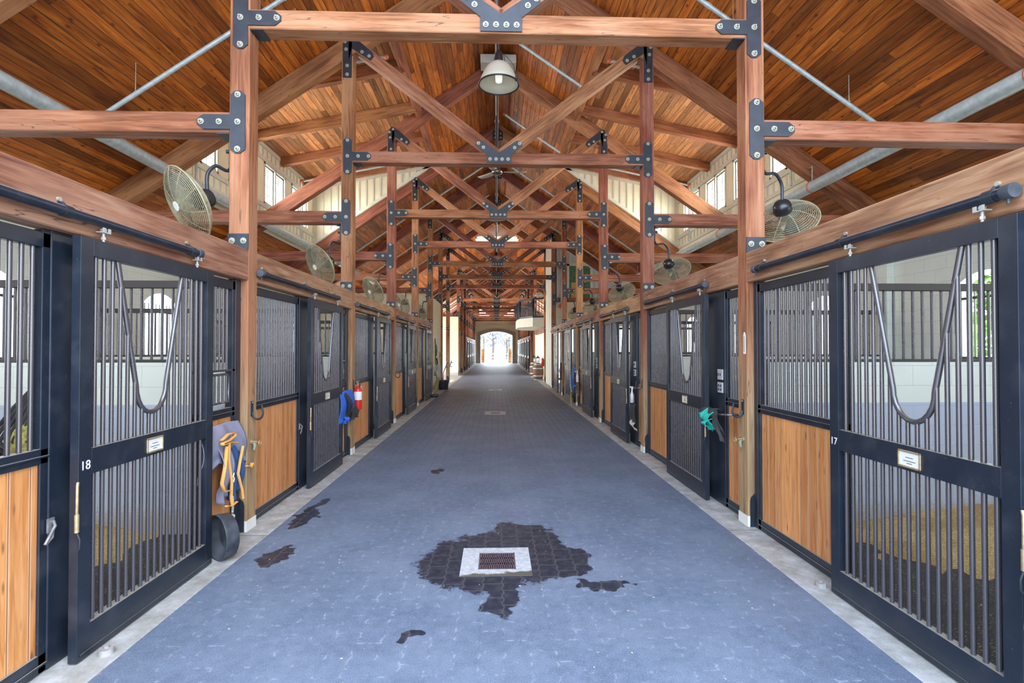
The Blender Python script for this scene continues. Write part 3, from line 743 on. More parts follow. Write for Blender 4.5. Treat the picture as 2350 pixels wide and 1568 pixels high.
# ================================================================ STALL FRONTS
GZ0,GZ1=1.245,2.36
def grille_bars(mb,s,y0,y1,x,z0,z1,sp=0.066,r=0.0125,n=8,skip=None):
    cnt=int((y1-y0)/sp); off=((y1-y0)-(cnt-1)*sp)/2 if cnt>0 else 0
    for i in range(cnt):
        y=y0+off+i*sp
        a,b=z0,z1
        if skip:
            t=skip(y)
            if t is None: pass
            else: b=t
        if b-a>0.02: mb.cyl((x,y,a),(x,y,b),r,n,caps=False)
def stall_panel(s,y0,y1,label,group,hatch=False,up0=0,up1=0,loc=(0,0,0)):
    """fixed panel between y0 and y1 (local); up0/up1 = width of the square upright at each end"""
    root=thing('stall_panel',label,'stall panel',loc,group=group)
    xf=s*(HW+0.065); xb=s*(HW+0.115)
    fr=MB(); st=0.05
    fr.box(xf,xb,y0,y1,0.012,0.115); fr.box(s*(HW+0.055),xf,y0,y1,0.05,0.062)
    fr.box(xf,xb,y0,y1,1.16,GZ0); fr.box(s*(HW+0.052),xf,y0,y1,1.195,1.207)
    fr.box(xf,xb,y0,y1,GZ1,2.445)
    fr.box(xf,xb,y0,y0+st,0.012,2.462); fr.box(xf,xb,y1-st,y1,0.012,2.462)
    obj('frame',fr,BLACK,root,bevel=0.004)
    for a,b in ((y0-up0,y0),(y1,y1+up1)):
        if b-a>0.01:
            u=MB(); u.box(s*(HW+0.060),s*(HW+0.117),a,b,0.01,2.468); obj('upright',u,BLACK,root,bevel=0.006)
    b=MB()
    if hatch:
        grille_bars(b,s,y0+st,y1-st,s*(HW+0.09),1.60 if hatch else GZ0,GZ1)
        obj('grille',b,BAR,root)
        h=MB(); zt,zb=1.56,1.30; ya,yb=y0+st+0.05,y1-st-0.05; xx=s*(HW+0.075)
        h.tube([(xx,ya,zb),(xx,ya,zt-0.03),(xx,ya+0.03,zt),(xx,yb-0.03,zt),(xx,yb,zt-0.03),(xx,yb,zb),(xx,ya,zb)],0.012,8)
        grille_bars(h,s,ya,yb,xx,zb,zt,r=0.010)
        h.box(xf,xb,y0,y1,1.585,1.605)
        obj('feed_hatch',h,BAR,root)
    else:
        grille_bars(b,s,y0+st,y1-st,s*(HW+0.09),GZ0,GZ1); obj('grille',b,BAR,root)
    w=MB(); w.box(s*(HW+0.080),s*(HW+0.105),y0+st*0.8,y1-st*0.8,0.11,1.165); obj('pine_boards',w,PINE,root)
    return root
DW=1.385
def stall_door(s,label,number=None,mir=1):
    """origin: near bottom corner of the door at |x|=HW-0.045; y runs away from the camera"""
    root=thing('stall_door',label,'stall door',(0,0,0),group='sliding stall doors')
    xf,xb=s*-0.025,s*0.025
    fr=MB()
    fr.box(xf,xb,0,0.095,0.015,2.445); fr.box(xf,xb,DW-0.095,DW,0.015,2.445)
    fr.box(xf,xb,0.095,DW-0.095,0.015,0.20); fr.box(xf,xb,0.095,DW-0.095,1.065,1.215); fr.box(xf,xb,0.095,DW-0.095,2.345,2.445)
    fr.box(xf+(-s)*0.004,xf,0.02,DW-0.02,0.04,0.052)
    o=obj('frame',fr,BLACK,root,bevel=0.022); o.modifiers[-1].segments=4; o.data.polygons.foreach_set('use_smooth',[False]*len(o.data.polygons))
    yc=DW*0.47; HWY=0.335; zt=2.355; zb=1.36; rb=0.155; zs=zb+rb+0.04
    def yoke_z(y):
        u=abs(y-yc)
        if u>HWY: return None
        if u<rb: return zs-math.sqrt(max(0,rb*rb-u*u))*(zs-zb)/rb
        t=(u-rb)/(HWY-rb); return zs+(zt-zs)*t
    g=MB(); grille_bars(g,s,0.095,DW-0.095,0,0.20,1.065,sp=0.0690); obj('lower_grille',g,BAR,root)
    g=MB(); grille_bars(g,s,0.095,DW-0.095,0,1.215,2.35,sp=0.0690,skip=lambda y:yoke_z(y)); obj('upper_grille',g,BAR,root)
    pts=[(0,yc-HWY,zt),(0,yc-rb-(HWY-rb)*0.5,zs+(zt-zs)*0.5)]
    for i in range(0,13):
        a=PI+PI*i/12; pts.append((0,yc+rb*math.cos(a),zs+(zs-zb)*math.sin(a)))
    pts+=[(0,yc+rb+(HWY-rb)*0.5,zs+(zt-zs)*0.5),(0,yc+HWY,zt)]
    g=MB(); g.tube(pts,0.0165,10); o=obj('yoke_bar',g,BAR,root)
    # name plate
    g=MB(); x1=s*-0.034
    for (a,b,c,d) in ((-0.085,0.085,0.040,0.052),(-0.085,0.085,-0.052,-0.040),(-0.085,-0.073,-0.052,0.052),(0.073,0.085,-0.052,0.052)):
        g.box(s*-0.025,x1,yc+a,yc+b,1.135+c,1.135+d)
    np_=obj('name_plate',g,BRASS,root,bevel=0.003)
    g=MB(); g.box(s*-0.0251,s*-0.028,yc-0.074,yc+0.074,1.094,1.176); obj('card',g,CARD,np_)
    g=MB()
    for i,(w_,z) in enumerate(((0.028,1.143),(0.045,1.122),(0.02,1.108))): g.box(s*-0.0281,s*-0.0286,yc-w_,yc+w_,z,z+0.004)
    obj('writing',g,INK,np_)
    for y in (0.20,DW-0.20):
        g=MB(); g.box(s*-0.022,s*0.022,y-0.032,y+0.032,2.502,2.508); g.box(s*-0.022,s*-0.018,y-0.032,y-0.012,2.502,2.532); g.box(s*-0.022,s*-0.018,y+0.012,y+0.032,2.502,2.532); g.cyl((0,y,2.44),(0,y,2.52),0.008,8); g.cyl((0,y,2.462),(0,y,2.478),0.013,6,smooth=False); g.cyl((-0.012,y,2.522),(0.012,y,2.522),0.012,10)
        obj('roller_hanger',g,plain('hanger_zinc',(0.48,0.48,0.44),0.4,0.3) if 'hanger_zinc' not in D.materials else D.materials['hanger_zinc'],root)
    # catch on the leading stile, snap chain
    le=0.0; dy=-1
    g=MB(); g.tube([(s*-0.03,le-0.01,1.04),(s*-0.035,le-0.02,1.02),(s*-0.03,le-0.015,0.86)],0.008,6)
    for i in range(14): g.tube([(s*-0.03+0.006*math.cos(a)*(i%2),le-0.015+0.006*math.cos(a)*((i+1)%2),1.03-0.013*i+0.010*math.sin(a)) for a in (0,PI/3,2*PI/3,PI,4*PI/3,5*PI/3)],0.0025,4,closed=True)
    g.cyl((s*-0.03,le-0.015,0.86),(s*-0.03,le-0.015,0.76),0.012,8)
    obj('snap_chain',g,BRASS,root)
    g=MB(); g.tube([(s*-0.03,le-0.012,0.755),(s*-0.045,le-0.012,0.72),(s*-0.045,le-0.012,0.67),(s*-0.03,le-0.012,0.655)],0.006,6); obj('pull_handle',g,PLATE,root)
    return root
def number(root,s,txt,y=0.048,z=1.10,size=0.075):
    cu=D.curves.new('door_number','FONT'); cu.body=txt; cu.size=size; cu.extrude=0.0008; cu.align_x='CENTER'
    t=D.objects.new('tmp',cu); C.objects.link(t); bpy.context.view_layer.update()
    me=D.meshes.new_from_object(t.evaluated_get(bpy.context.evaluated_depsgraph_get())); D.objects.remove(t)
    me.materials.clear(); me.materials.append(NUM)
    o=link('door_number',me,root,(s*-0.0265,y,z),rot=(PI/2,0,PI/2 if s<0 else -PI/2)); return o
NUM=plain('number_white',(0.80,0.82,0.86),0.5)

def add_track(s,loc,y0,y1,label):
    root=thing('door_track',label,'door track',loc,group='tubular door tracks')
    x=s*(HW-0.045); t=MB()
    t.cyl((x,y0,2.565),(x,y1,2.565),0.029,16); obj('rail',t,BLACK,root)
    n=max(3,int((y1-y0)/0.75))
    for i in range(n):
        y=y0+0.10+(y1-y0-0.2)*i/(n-1)
        b=MB(); b.cyl((x,y-0.028,2.565),(x,y+0.028,2.565),0.034,16); b.tube([(x,y,2.590),(x+s*0.02,y,2.612),(s*(HW-0.002),y,2.616)],0.008,6); obj('bracket',b,PLATE,root)
        b=MB(); b.cyl((s*HW,y,2.632),(s*(HW-0.014),y,2.632),0.013,8); obj('bolt',b,BOLT,root)
    for y,d in ((y0,-1),(y1,1)):
        b=MB(); b.cyl((x,y-0.03*d,2.565),(x,y+0.022*d,2.565),0.037,18); b.cyl((x,y-0.01*d,2.535),(x,y-0.01*d,2.505),0.008,6); obj('end_cap',b,RUBBER,root)
    return root

STEELP=plain('brushed_plate',(0.50,0.50,0.50),0.45,0.2,0.5,0.15,30)
def outlets(s,y,label,z,kind):
    root=thing('outlet_plate',label,'electrical plate',(s*(HW+0.058),y,z),group='steel outlet plates on the right uprights')
    g=MB(); g.box(0,s*-0.018,-0.062,0.062,-0.060,0.060); obj('plate',g,STEELP,root,bevel=0.004)
    g=MB()
    for dy in (-0.028,0.028):
        if kind=='switch': g.box(s*-0.018,s*-0.030,dy-0.006,dy+0.006,-0.014,0.014)
        else:
            for dz in (-0.022,0.022): g.box(s*-0.018,s*-0.021,dy-0.016,dy+0.016,dz-0.014,dz+0.014)
    obj('switch' if kind=='switch' else 'socket',g,INK,root)
    g=MB()
    for dz in (-0.045,0.045): g.cyl((s*-0.018,0.0,dz),(s*-0.021,0.0,dz),0.005,8)
    obj('screw',g,BOLT,root)
    return root

protoL=stall_door(-1,'x'); protoR=stall_door(1,'x')
SIDE={-1:'left',1:'right'}
def front(s,k,j,far=False,first=False):
    """one bay of stall front; k = bent closing the bay, j = ordinal"""
    yp=YB(k-1); nm=SIDE[s]; o=BN[j]; ext=' past the crossing' if far else ''
    gp='black framed pine and bar stall panels'
    off=1.535 if s<0 else 0.885
    door=protoL if s<0 else protoR
    lab={(-1,1):'black barred sliding stall door marked 18, nearest on the left',(1,1):'black barred sliding stall door marked 17, nearest on the right'}.get((s,j)) if not far else None
    if not lab: lab='%s black barred sliding door%s on the %s side'%(o,ext,nm)
    loc=(s*(HW-0.045),yp+off,0)
    if first: door.location=loc; door['label']=lab; d=door
    else: d=dup(door,loc,lab)
    if s<0:
        y0=yp+PW+0.006; a=yp+1.495
        stall_panel(s,y0,a,'wide barred pine panel, camera side of the %s %s door%s'%(o,nm,ext),gp,up1=0.31)
        stall_panel(s,yp+2.94,YB(k)-0.11,'narrow barred pine panel, far side of the %s %s door%s'%(o,nm,ext),gp,hatch=(not far),up1=0.095)
        add_track(s,(0,0,0),yp+0.18,yp+2.74,'black tubular track over the %s %s stall door%s'%(o,nm,ext))
    else:
        stall_panel(s,yp+PW+0.006,yp+0.64,'narrow barred pine panel, camera side of the %s %s door%s'%(o,nm,ext) if not far else 'narrow barred pine panel, camera side of the %s %s door%s'%(o,nm,ext),gp,hatch=False,up1=0.50)
        stall_panel(s,yp+2.26,YB(k)-0.08,'wide barred pine panel, far side of the %s %s door%s'%(o,nm,ext),gp,hatch=False,up1=0.065)
        add_track(s,(0,0,0),yp+0.94,yp+3.40,'black tubular track over the %s %s stall door%s'%(o,nm,ext))
        if not far:
            outlets(s,yp+0.735,'grey switch plate above the socket plate beside the %s right stall door'%o,1.50,'switch')
            outlets(s,yp+0.735,'grey socket plate below the switch plate beside the %s right stall door'%o,1.35,'socket')
    return d
d18=front(-1,1,1,first=True); d17=front(1,1,1,first=True)
for k in range(2,6): front(-1,k,k)
for k in range(2,7): front(1,k,k)
for j,k in enumerate(range(12,17)): front(-1,k,j+1,far=True)
for j,k in enumerate(range(11,17)): front(1,k,j+1,far=True)
number(d18,-1,'18'); number(d17,1,'17',y=DW-0.045)

# partitions between stalls
for s,nm in ((-1,'left'),(1,'right')):
    for k in range(0,5 if s<0 else 6):
        m=MB(); m.box(s*(HW+PW+0.02),s*6.9,YB(k),YB(k)+0.20,-0.01,1.66 if k else 3.4)
        struct('wall_partition_%s_%d'%(nm,k),m,BLOCK)
        if 1<=k<=4:
            r=thing('partition_grille','row of dark bars topping the block wall behind the %s %s stall'%(BN[k],nm),'bar partition',(0,YB(k)+0.10,0),group='barred tops of the stall partitions')
            g=MB(); x=HW+PW+0.08
            while x<6.85: g.cyl((s*x,0,1.68),(s*x,0,2.41),0.0125,8,caps=False); x+=0.102
            obj('bar',g,BAR,r)
            g=MB(); g.box(s*(HW+PW+0.02),s*6.9,-0.03,0.03,2.40,2.475); g.box(s*(HW+PW+0.02),s*6.9,-0.02,0.02,1.66,1.69); obj('rail',g,plain('brown_rail',(0.045,0.036,0.032),0.5) if 'brown_rail' not in D.materials else D.materials['brown_rail'],r,bevel=0.006)
# shavings bedding
def shavings(s,k,label):
    y0,y1=YB(k-1)+0.2,YB(k)-0.0; x0,x1=HW+0.75,6.88; nx,ny=26,22; mb=MB(); vs=[];fs=[]
    rr=random.Random(k*7+s)
    for j in range(ny+1):
        for i in range(nx+1):
            u=i/nx; v=j/ny; x=x0+(x1-x0)*u; y=y0+(y1-y0)*v
            edge=0.32*math.sin(v*5+k)+0.18*math.sin(v*13)
            h=max(-0.02,min(0.16,0.30*(u-0.12-0.12*edge-(0.22*(1-v) if s>0 else 0)))) + 0.10*max(0,v-0.72)/0.28*max(0,min(1,u*4)) + rr.uniform(-0.012,0.012)
            vs.append((s*x,y,h))
    for j in range(ny):
        for i in range(nx): a=j*(nx+1)+i; fs.append((a,a+1,a+nx+2,a+nx+1))
    mb._add(vs,fs,True); tag(obj('wood_shavings',mb,SHAV),label,'bedding',kind='stuff')
for s in (-1,1):
    for k in (1,2,3): shavings(s,k,'golden wood shavings heaped on the floor of the %s %s stall'%(BN[k],SIDE[s]))

# ================================================================ FANS
def cage(mb,R,dep,dirn,rings,spokes,wr):
    for i in range(1,rings+1):
        t=i/rings; r=R*t; z=dirn*dep*(1-t**3)
        mb.tube([(r*math.cos(2*PI*a/40),r*math.sin(2*PI*a/40),z) for a in range(40)],wr,4,closed=True)
    for i in range(spokes):
        a=2*PI*i/spokes
        mb.tube([(R*t*math.cos(a+0.25*t),R*t*math.sin(a+0.25*t),dirn*dep*(1-t**3)) for t in (0.12,0.3,0.5,0.7,0.85,0.95,1.0)],wr*1.2,4)
def make_fan(s,label,n,mount):
    """root at fan centre, unrotated; n = front normal; mount = arm start, relative to the root"""
    root=thing('wall_fan',label,'fan',(0,0,0),group='caged fans on the posts')
    q=Vector(n).normalized().to_track_quat('Z','Y'); M=q.to_matrix().to_4x4()
    R=0.345
    def part(nm,mb,mat,par=root):
        o=link(nm,mb.mesh(nm,mat),par,mat=M if par is root else None); return o
    g=MB(); cage(g,R,0.10,1,24,10,0.0031); g.tube([(R*math.cos(2*PI*a/48),R*math.sin(2*PI*a/48),0) for a in range(48)],0.008,6,closed=True)
    part('front_guard',g,GUARD)
    g=MB(); cage(g,R,0.13,-1,20,8,0.0031); part('rear_guard',g,GUARD)
    g=MB(); g.cyl((0,0,0.095),(0,0,0.108),0.045,20); part('badge',g,WHITE)
    for b in range(3):
        g=MB(); a0=2*PI*b/3; vs=[];fs=[]
        for i in range(7):
            r=0.06+0.26*i/6
            for j in range(5):
                w=(j/4-0.5)*(0.5+0.75*math.sin(PI*min(1,i/5+0.15))); a=a0+w*0.75; z=(j/4-0.5)*0.07
                vs.append((r*math.cos(a),r*math.sin(a),z))
        for i in range(6):
            for j in range(4): p=i*5+j; fs.append((p,p+1,p+6,p+5))
        g._add(vs,fs,True); o=part('blade',g,FANB); mo=o.modifiers.new('t','SOLIDIFY'); mo.thickness=0.004
    g=MB(); g.cyl((0,0,-0.03),(0,0,-0.10),0.06,20); g.lathe([(0.085,-0.10),(0.092,-0.13),(0.092,-0.20),(0.075,-0.235),(0.03,-0.255),(0.0,-0.258)],n=22); part('motor',g,MOTOR)
    g=MB(); g.cyl((0,0,-0.115),(0,0,-0.135),0.094,22); part('motor_band',g,CHROME)
    nb=M@Vector((0,0,-0.19)); m0=Vector(mount)
    top=nb+Vector((0,0,0.22))
    pts=[m0+Vector((0,0,0.18)),m0,m0+Vector((0,0,-0.10)),m0*0.8+top*0.2+Vector((0,0,-0.13)),m0*0.35+top*0.65+Vector((0,0,0.02)),top*0.88+m0*0.12+Vector((0,0,0.035)),top,nb+Vector((0,0,0.10)),nb+Vector((0,0,0.05))]
    # smooth the arm
    sm=[]
    for i in range(len(pts)-1):
        p0=pts[max(i-1,0)];p1=pts[i];p2=pts[i+1];p3=pts[min(i+2,len(pts)-1)]
        for t in (0,.25,.5,.75):
            sm.append(0.5*((2*p1)+(-p0+p2)*t+(2*p0-5*p1+4*p2-p3)*t*t+(-p0+3*p1-3*p2+p3)*t**3))
    sm.append(pts[-1])
    g=MB(); g.tube(sm,0.017,8); arm=obj('bracket_arm',g,PLATE,root)
    g=MB(); g.box(m0.x-0.02,m0.x+0.02,m0.y-0.03,m0.y+0.03,m0.z-0.12,m0.z+0.16); g.cyl((m0.x-s*-0.02,m0.y,m0.z+0.02),(m0.x-s*-0.06,m0.y,m0.z+0.02),0.02,8); obj('clamp',g,PLATE,arm)
    return root
fl=make_fan(-1,'x',(-0.58,-0.66,-0.45),(0.25,0.33,0.60))
fr_=make_fan(1,'x',(0.46,0.62,-0.62),(-0.40,-0.28,0.62))
fl.location=(-2.965,4.93,3.17); fl['label']='caged olive fan above the nearest left stall, hung from the nearest left post'
fr_.location=(3.12,5.55,3.21); fr_['label']='caged fan with dark motor above the right header, behind the nearest right post'
for k in range(2,6):
    dup(fl,(-2.965,4.93+BAY*(k-1),3.18),'caged fan hung on the %s left post from the camera'%ORD[k])
    dup(fr_,(3.12,5.55+BAY*(k-1),3.21),'caged fan with black motor on the %s right post from the camera'%ORD[k])

# pendant lamps on the ridge line
SHADE=plain('cream_lamp_shade',(0.62,0.58,0.44),0.35,0,0.5); 
BULB,nt_,b_=newmat('frosted_bulb'); b_.inputs['Base Color'].default_value=(0.8,0.8,0.76,1); b_.inputs['Emission Color'].default_value=(1,0.95,0.85,1); b_.inputs['Emission Strength'].default_value=0.35
SHADE.node_tree.nodes['Principled BSDF'].inputs['Transmission Weight'].default_value=0.0
def make_lamp(label):
    root=thing('pendant_lamp',label,'lamp',(0,0,0),group='bell shaped pendant lamps')
    sh=MB(); prof=[(0.055,0.30),(0.11,0.285),(0.165,0.235),(0.21,0.16),(0.245,0.08),(0.272,0.0)]
    sh.lathe(prof,n=40); obj('lamp_shade',sh,SHADE,root,solid=0.006)
    g=MB(); g.tube([(0.276*math.cos(2*PI*a/48),0.276*math.sin(2*PI*a/48),0) for a in range(48)],0.011,8,closed=True); obj('rim',g,MOTOR,root)
    g=MB(); g.lathe([(0.0,0.47),(0.035,0.47),(0.05,0.42),(0.058,0.36),(0.062,0.30)],n=20); obj('neck',g,MOTOR,root)
    g=MB(); g.lathe([(0.03,0.30),(0.045,0.26),(0.05,0.10),(0.045,0.04),(0.0,0.03)],n=16); obj('bulb',g,BULB,root)
    g=MB()
    for a in (0.3,2.4,4.5):
        g.tube([(0.05*math.cos(a),0.05*math.sin(a),0.44),(0.075*math.cos(a),0.075*math.sin(a),0.41),(0.09*math.cos(a),0.09*math.sin(a),0.33)],0.005,5)
    g.tube([(0.05,-0.03,0.42),(0.12,-0.09,0.33),(0.20,-0.14,0.2),(0.24,-0.13,0.02)],0.004,5); g.cyl((0.235,-0.14,-0.01),(0.235,-0.14,0.05),0.016,8)
    obj('safety_cable',g,PLATE,root)
    g=MB(); g.cyl((0,0,0.46),(0,0,8.355-5.44),0.014,8); obj('rod',g,PLATE,root)
    return root
L0=make_lamp('x'); L0.location=(-0.014,7.05,5.44); L0['label']='big bell shaped pendant lamp nearest the camera, high over the aisle'
dup(L0,(-0.05,14.3,5.40),'second bell lamp, half hidden behind the third truss tie beam')
dup(L0,(-0.05,21.6,5.40),'third bell lamp, seen beyond the fourth truss')
dup(L0,(-0.05,43.5,5.40),'bell lamp hanging beyond the cross passage')
def make_cfan(label):
    root=thing('ceiling_fan',label,'ceiling fan',(0,0,0),group='three-bladed ceiling fans')
    g=MB(); g.lathe([(0,0.16),(0.05,0.15),(0.06,0.05),(0.105,0.03),(0.12,0.0),(0.10,-0.03),(0.0,-0.045)],n=24); obj('motor',g,CHROME,root)
    for b in range(3):
        a=math.radians(8+120*b); ca,sa=math.cos(a),math.sin(a); g=MB(); vs=[];fs=[]
        for i in range(8):
            r=0.14+0.48*i/7; w=0.055+0.012*math.sin(i/7*PI); dz=0.02-0.02*(i/7)+0.05*(i/7)**2
            for j in (-1,1): vs.append((r*ca-j*w*sa,r*sa+j*w*ca,dz+j*0.010))
        for i in range(7): p=2*i; fs.append((p,p+1,p+3,p+2))
        g._add(vs,fs,True); obj('blade',g,plain('fan_blade_tan',(0.42,0.38,0.28),0.5) if 'fan_blade_tan' not in D.materials else D.materials['fan_blade_tan'],root,solid=0.008)
    g=MB(); g.cyl((0,0,0.14),(0,0,2.89),0.012,8); obj('rod',g,PLATE,root)
    return root
F0=make_cfan('x'); F0.location=(-0.03,10.65,5.46); F0['label']='three-bladed tan ceiling fan nearest the camera'
dup(F0,(-0.04,17.95,5.45),'second ceiling fan, between the fourth and fifth trusses')
dup(F0,(-0.04,25.3,5.45),'farthest ceiling fan, before the cross passage')

# vent box on the ridge
v=thing('vent_box','pale metal vent box under the ridge behind the nearest lamp','vent',(0.0,12.05,8.445))
g=MB(); g.box(-0.42,0.42,-0.2,0.2,0,0.20); obj('case',g,TRIMW,v,bevel=0.02)
g=MB(); g.lathe([(0.02,0.30),(0.12,0.24),(0.24,0.20)],n=20); obj('collar',g,GALV,v)

# ================================================================ PIPES
def hanger(mb,x,y,z,r,top):
    mb.tube([(x+(r+0.006)*math.cos(a),y,z+(r+0.006)*math.sin(a)) for a in [2*PI*i/20 for i in range(20)]],0.007,5,closed=True,flat=2.0)
for s,nm,X,Z in ((-1,'left',5.575,4.80),(1,'right',5.42,4.60)):
    r=thing('sprinkler_main','thick galvanised main pipe hung under the %s roof slope'%nm,'pipe',(0,0,0))
    g=MB(); g.cyl((s*X,-1,Z),(s*X,23.3,Z),0.095,24)
    for y in (6.4,12.6,18.7): g.cyl((s*X,y-0.004,Z),(s*X,y+0.004,Z),0.097,24)
    obj('pipe',g,GALV,r)
    for k in range(0,7):
        y=YB(k)-0.09+ (0 if k else 0)
        g=MB(); hanger(g,s*X,y,Z,0.095,0); obj('ring_hanger',g,REDM,r)
        g=MB(); g.cyl((s*X,y,Z+0.10),(s*X,y,deck(X)-0.25 if k%1==0 else Z+1),0.008,8); g.cyl((s*X,y,deck(X)-0.27),(s*X,y+0.08,deck(X)-0.27),0.012,6); obj('hanger_rod',g,BOLT,r)
def branch(s,y,label,x0=0.35,x1=5.5,dz=0.42,r=0.030):
    rt=thing('sprinkler_branch',label,'pipe',(0,y,0),group='thin sprinkler branch pipes along the roof slopes')
    g=MB(); g.cyl((s*x0,0,deck(x0)-dz),(s*x1,0,deck(x1)-dz),r,12); 
    xm=(x0+x1)/2; g.cyl((s*(xm-.04),0,deck(xm-.04)-dz),(s*(xm+.04),0,deck(xm+.04)-dz),r*1.18,12)
    obj('pipe',g,GALV,rt)
    for x in (x0+0.4,xm+0.35,x1-0.4):
        g=MB(); g.cyl((s*x,0,deck(x)-dz),(s*x,0,deck(x)),0.006,6); g.cyl((s*x-0.012,0,deck(x)-dz+0.02),(s*x+0.012,0,deck(x)-dz+0.05),0.012,6); obj('hanger_rod',g,BOLT,rt)
    g=MB(); g.sphere((s*(x0-0.02),0,deck(x0)-dz+0.01),r*1.5,8,5); g.cyl((s*x1,0,deck(x1)-dz),(s*(x1+0.06),0,deck(x1+0.06)-dz-0.02),r*1.3,8); obj('elbow',g,REDM,rt)
for s,nm in ((-1,'left'),(1,'right')):
    branch(s,6.95,'thin galvanised branch pipe climbing the %s roof slope over the nearest bay'%nm,x0=0.5,x1=5.25)
    for k in range(5,8): branch(s,YB(k)-BAY/2,'thin branch pipe climbing the %s roof slope just before the %s truss'%(nm,ORD[k]))
    for j,k in enumerate(range(10,17)): branch(s,YB(k)-BAY/2,'%s thin branch pipe on the %s roof slope beyond the cross passage'%(ORD[j+1],nm))
branch(1,10.7,'thin pipe on the right slope between the second and third trusses',x0=0.35,x1=1.75)
branch(1,14.35,'thin pipe on the right slope between the third and fourth trusses',x0=0.2,x1=1.75)
for s,nm in ((-1,'left'),(1,'right')):
    for i,y in enumerate((9.6,14.75)):
        rt=thing('sprinkler_branch','%s thin pipe hung under the near dormer roof on the %s'%(['first','second'][i],nm),'pipe',(0,y,0),group='thin sprinkler branch pipes along the roof slopes')
        g=MB(); g.cyl((s*2.1,0,dz_f(2.1)-0.30),(s*5.55,0,dz_f(5.55)-0.30),0.026,10)
        obj('pipe',g,GALV,rt)
        g=MB(); g.sphere((s*5.57,0,dz_f(5.55)-0.30),0.055,8,5); g.sphere((s*2.1,0,dz_f(2.1)-0.30),0.05,8,5); obj('elbow',g,REDM,rt)
        for x in (2.9,4.6): g=MB(); g.cyl((s*x,0,dz_f(x)-0.3),(s*x,0,dz_f(x)),0.005,6); obj('hanger_rod',g,BOLT,rt)
        rt2=thing('sprinkler_drop','%s galvanised drop pipe in front of the near dormer windows on the %s'%(['first','second'][i],nm),'pipe',(0,y,0))
        g=MB(); g.cyl((s*5.57,0,4.9),(s*5.57,0,dz_f(5.55)-0.30),0.024,10); obj('pipe',g,GALV,rt2)
rp=thing('ridge_pipe','long straight galvanised pipe under the roof ridge','pipe',(-0.03,0,8.40))
g=MB(); g.cyl((0,1.0,0),(0,62.6,0),0.048,14); obj('pipe',g,plain('pale_ridge_pipe',(0.66,0.62,0.50),0.5,0.1,0.5,0.12,14),rp)
for i in range(9):
    g=MB(); y=7.9+7.0*i; g.cyl((0,y-0.10,0),(0,y+0.10,0),0.062,14)
    for a in (0.5,1.5,2.6): g.cyl((0.062*math.cos(a)-0.0,y-0.03,0.062*math.sin(a)),(0.075*math.cos(a),y+0.03,0.075*math.sin(a)),0.016,6)
    obj('coupling',g,GALV,rp)

# ================================================================ SMALL THINGS ON THE POSTS
def jhook(s,k,label):
    r=thing('bridle_hook',label,'hook',(s*HW,YB(k)-0.0+0.09,1.20),group='steel hooks on the posts')
    g=MB(); g.box(0,s*-0.008,-0.022,0.022,-0.075,0.075); obj('back_plate',g,PLATE,r)
    g=MB(); pts=[(s*-0.008,0,-0.04)]
    for i in range(10):
        a=PI+ (PI*1.12)*i/9; pts.append((s*-(0.062+0.052*math.cos(a)),0,-0.045+0.062*math.sin(a)))
    pts.append((s*-0.100,0,0.035)); g.tube(pts,[0.010]*len(pts),8); obj('hook_bar',g,BOLT if False else PLATE,r)
    g=MB()
    for z in (-0.06,0.06): g.cyl((s*-0.008,0,z),(s*-0.013,0,z),0.008,8)
    obj('screw',g,BOLT,r)
def snapring(s,k,label):
    r=thing('cross_tie_ring',label,'tie ring',(s*HW,YB(k)+0.09,0.85),group='brass tie rings on the posts')
    g=MB(); g.cyl((0,0,0.02),(s*-0.02,0,0.02),0.026,12); g.cyl((s*-0.02,0,0.02),(s*-0.06,0,0.02),0.010,8)
    g.tube([(s*-0.085,0.0+0.022*math.cos(2*PI*a/14),0.01+0.022*math.sin(2*PI*a/14)) for a in range(14)],0.006,6,closed=True); obj('eye',g,BRASS,r)
    g=MB(); g.tube([(s*-0.03,-0.005,0.01),(s*-0.04,-0.01,-0.02),(s*-0.035,-0.02,-0.06)],[0.016,0.018,0.012],8); obj('snap',g,plain('green_patina',(0.22,0.28,0.20),0.5) if 'green_patina' not in D.materials else D.materials['green_patina'],r)
for k in (1,2,3):
    for s in (-1,1):
        jhook(s,k,'dark U-shaped steel hook on the %s %s post'%(['','nearest','second','third'][k],SIDE[s]))
for k in (1,4):
    for s in (-1,1): snapring(s,k,'brass ring with snap on the %s %s post'%({1:'nearest',4:'fourth'}[k],SIDE[s]))
r=thing('thermometer','narrow white thermometer strip on the nearest right post','thermometer',(HW,YB(1)-0.11+0.16,1.845))
g=MB(); g.box(0,-0.006,-0.020,0.020,-0.10,0.10); g.box(0,-0.006,-0.010,0.010,0.10,0.12); obj('strip',g,WHITE,r)
g=MB(); g.box(-0.006,-0.0075,-0.003,0.003,-0.08,0.08); obj('tube',g,INK,r)
r=thing('door_bumper','small rusty door guide roller on the kerb under door 18','door guide',(-2.34,3.12,0.004)); g=MB(); g.cyl((0,0,0),(0,0,0.035),0.04,16); g.cyl((0,0,0.035),(0,0,0.05),0.014,8); obj('roller',g,plain('grey_roller',(0.35,0.34,0.33),0.6,0,0.4,0.3,20),r)
r=thing('door_bumper','small grey door guide roller on the kerb at the far foot of door 17','door guide',(2.40,3.83,0.004)); g=MB(); g.cyl((0,0,0),(0,0,0.035),0.04,16); g.cyl((0,0,0.035),(0,0,0.045),0.014,8); obj('roller',g,D.materials['grey_roller'],r)
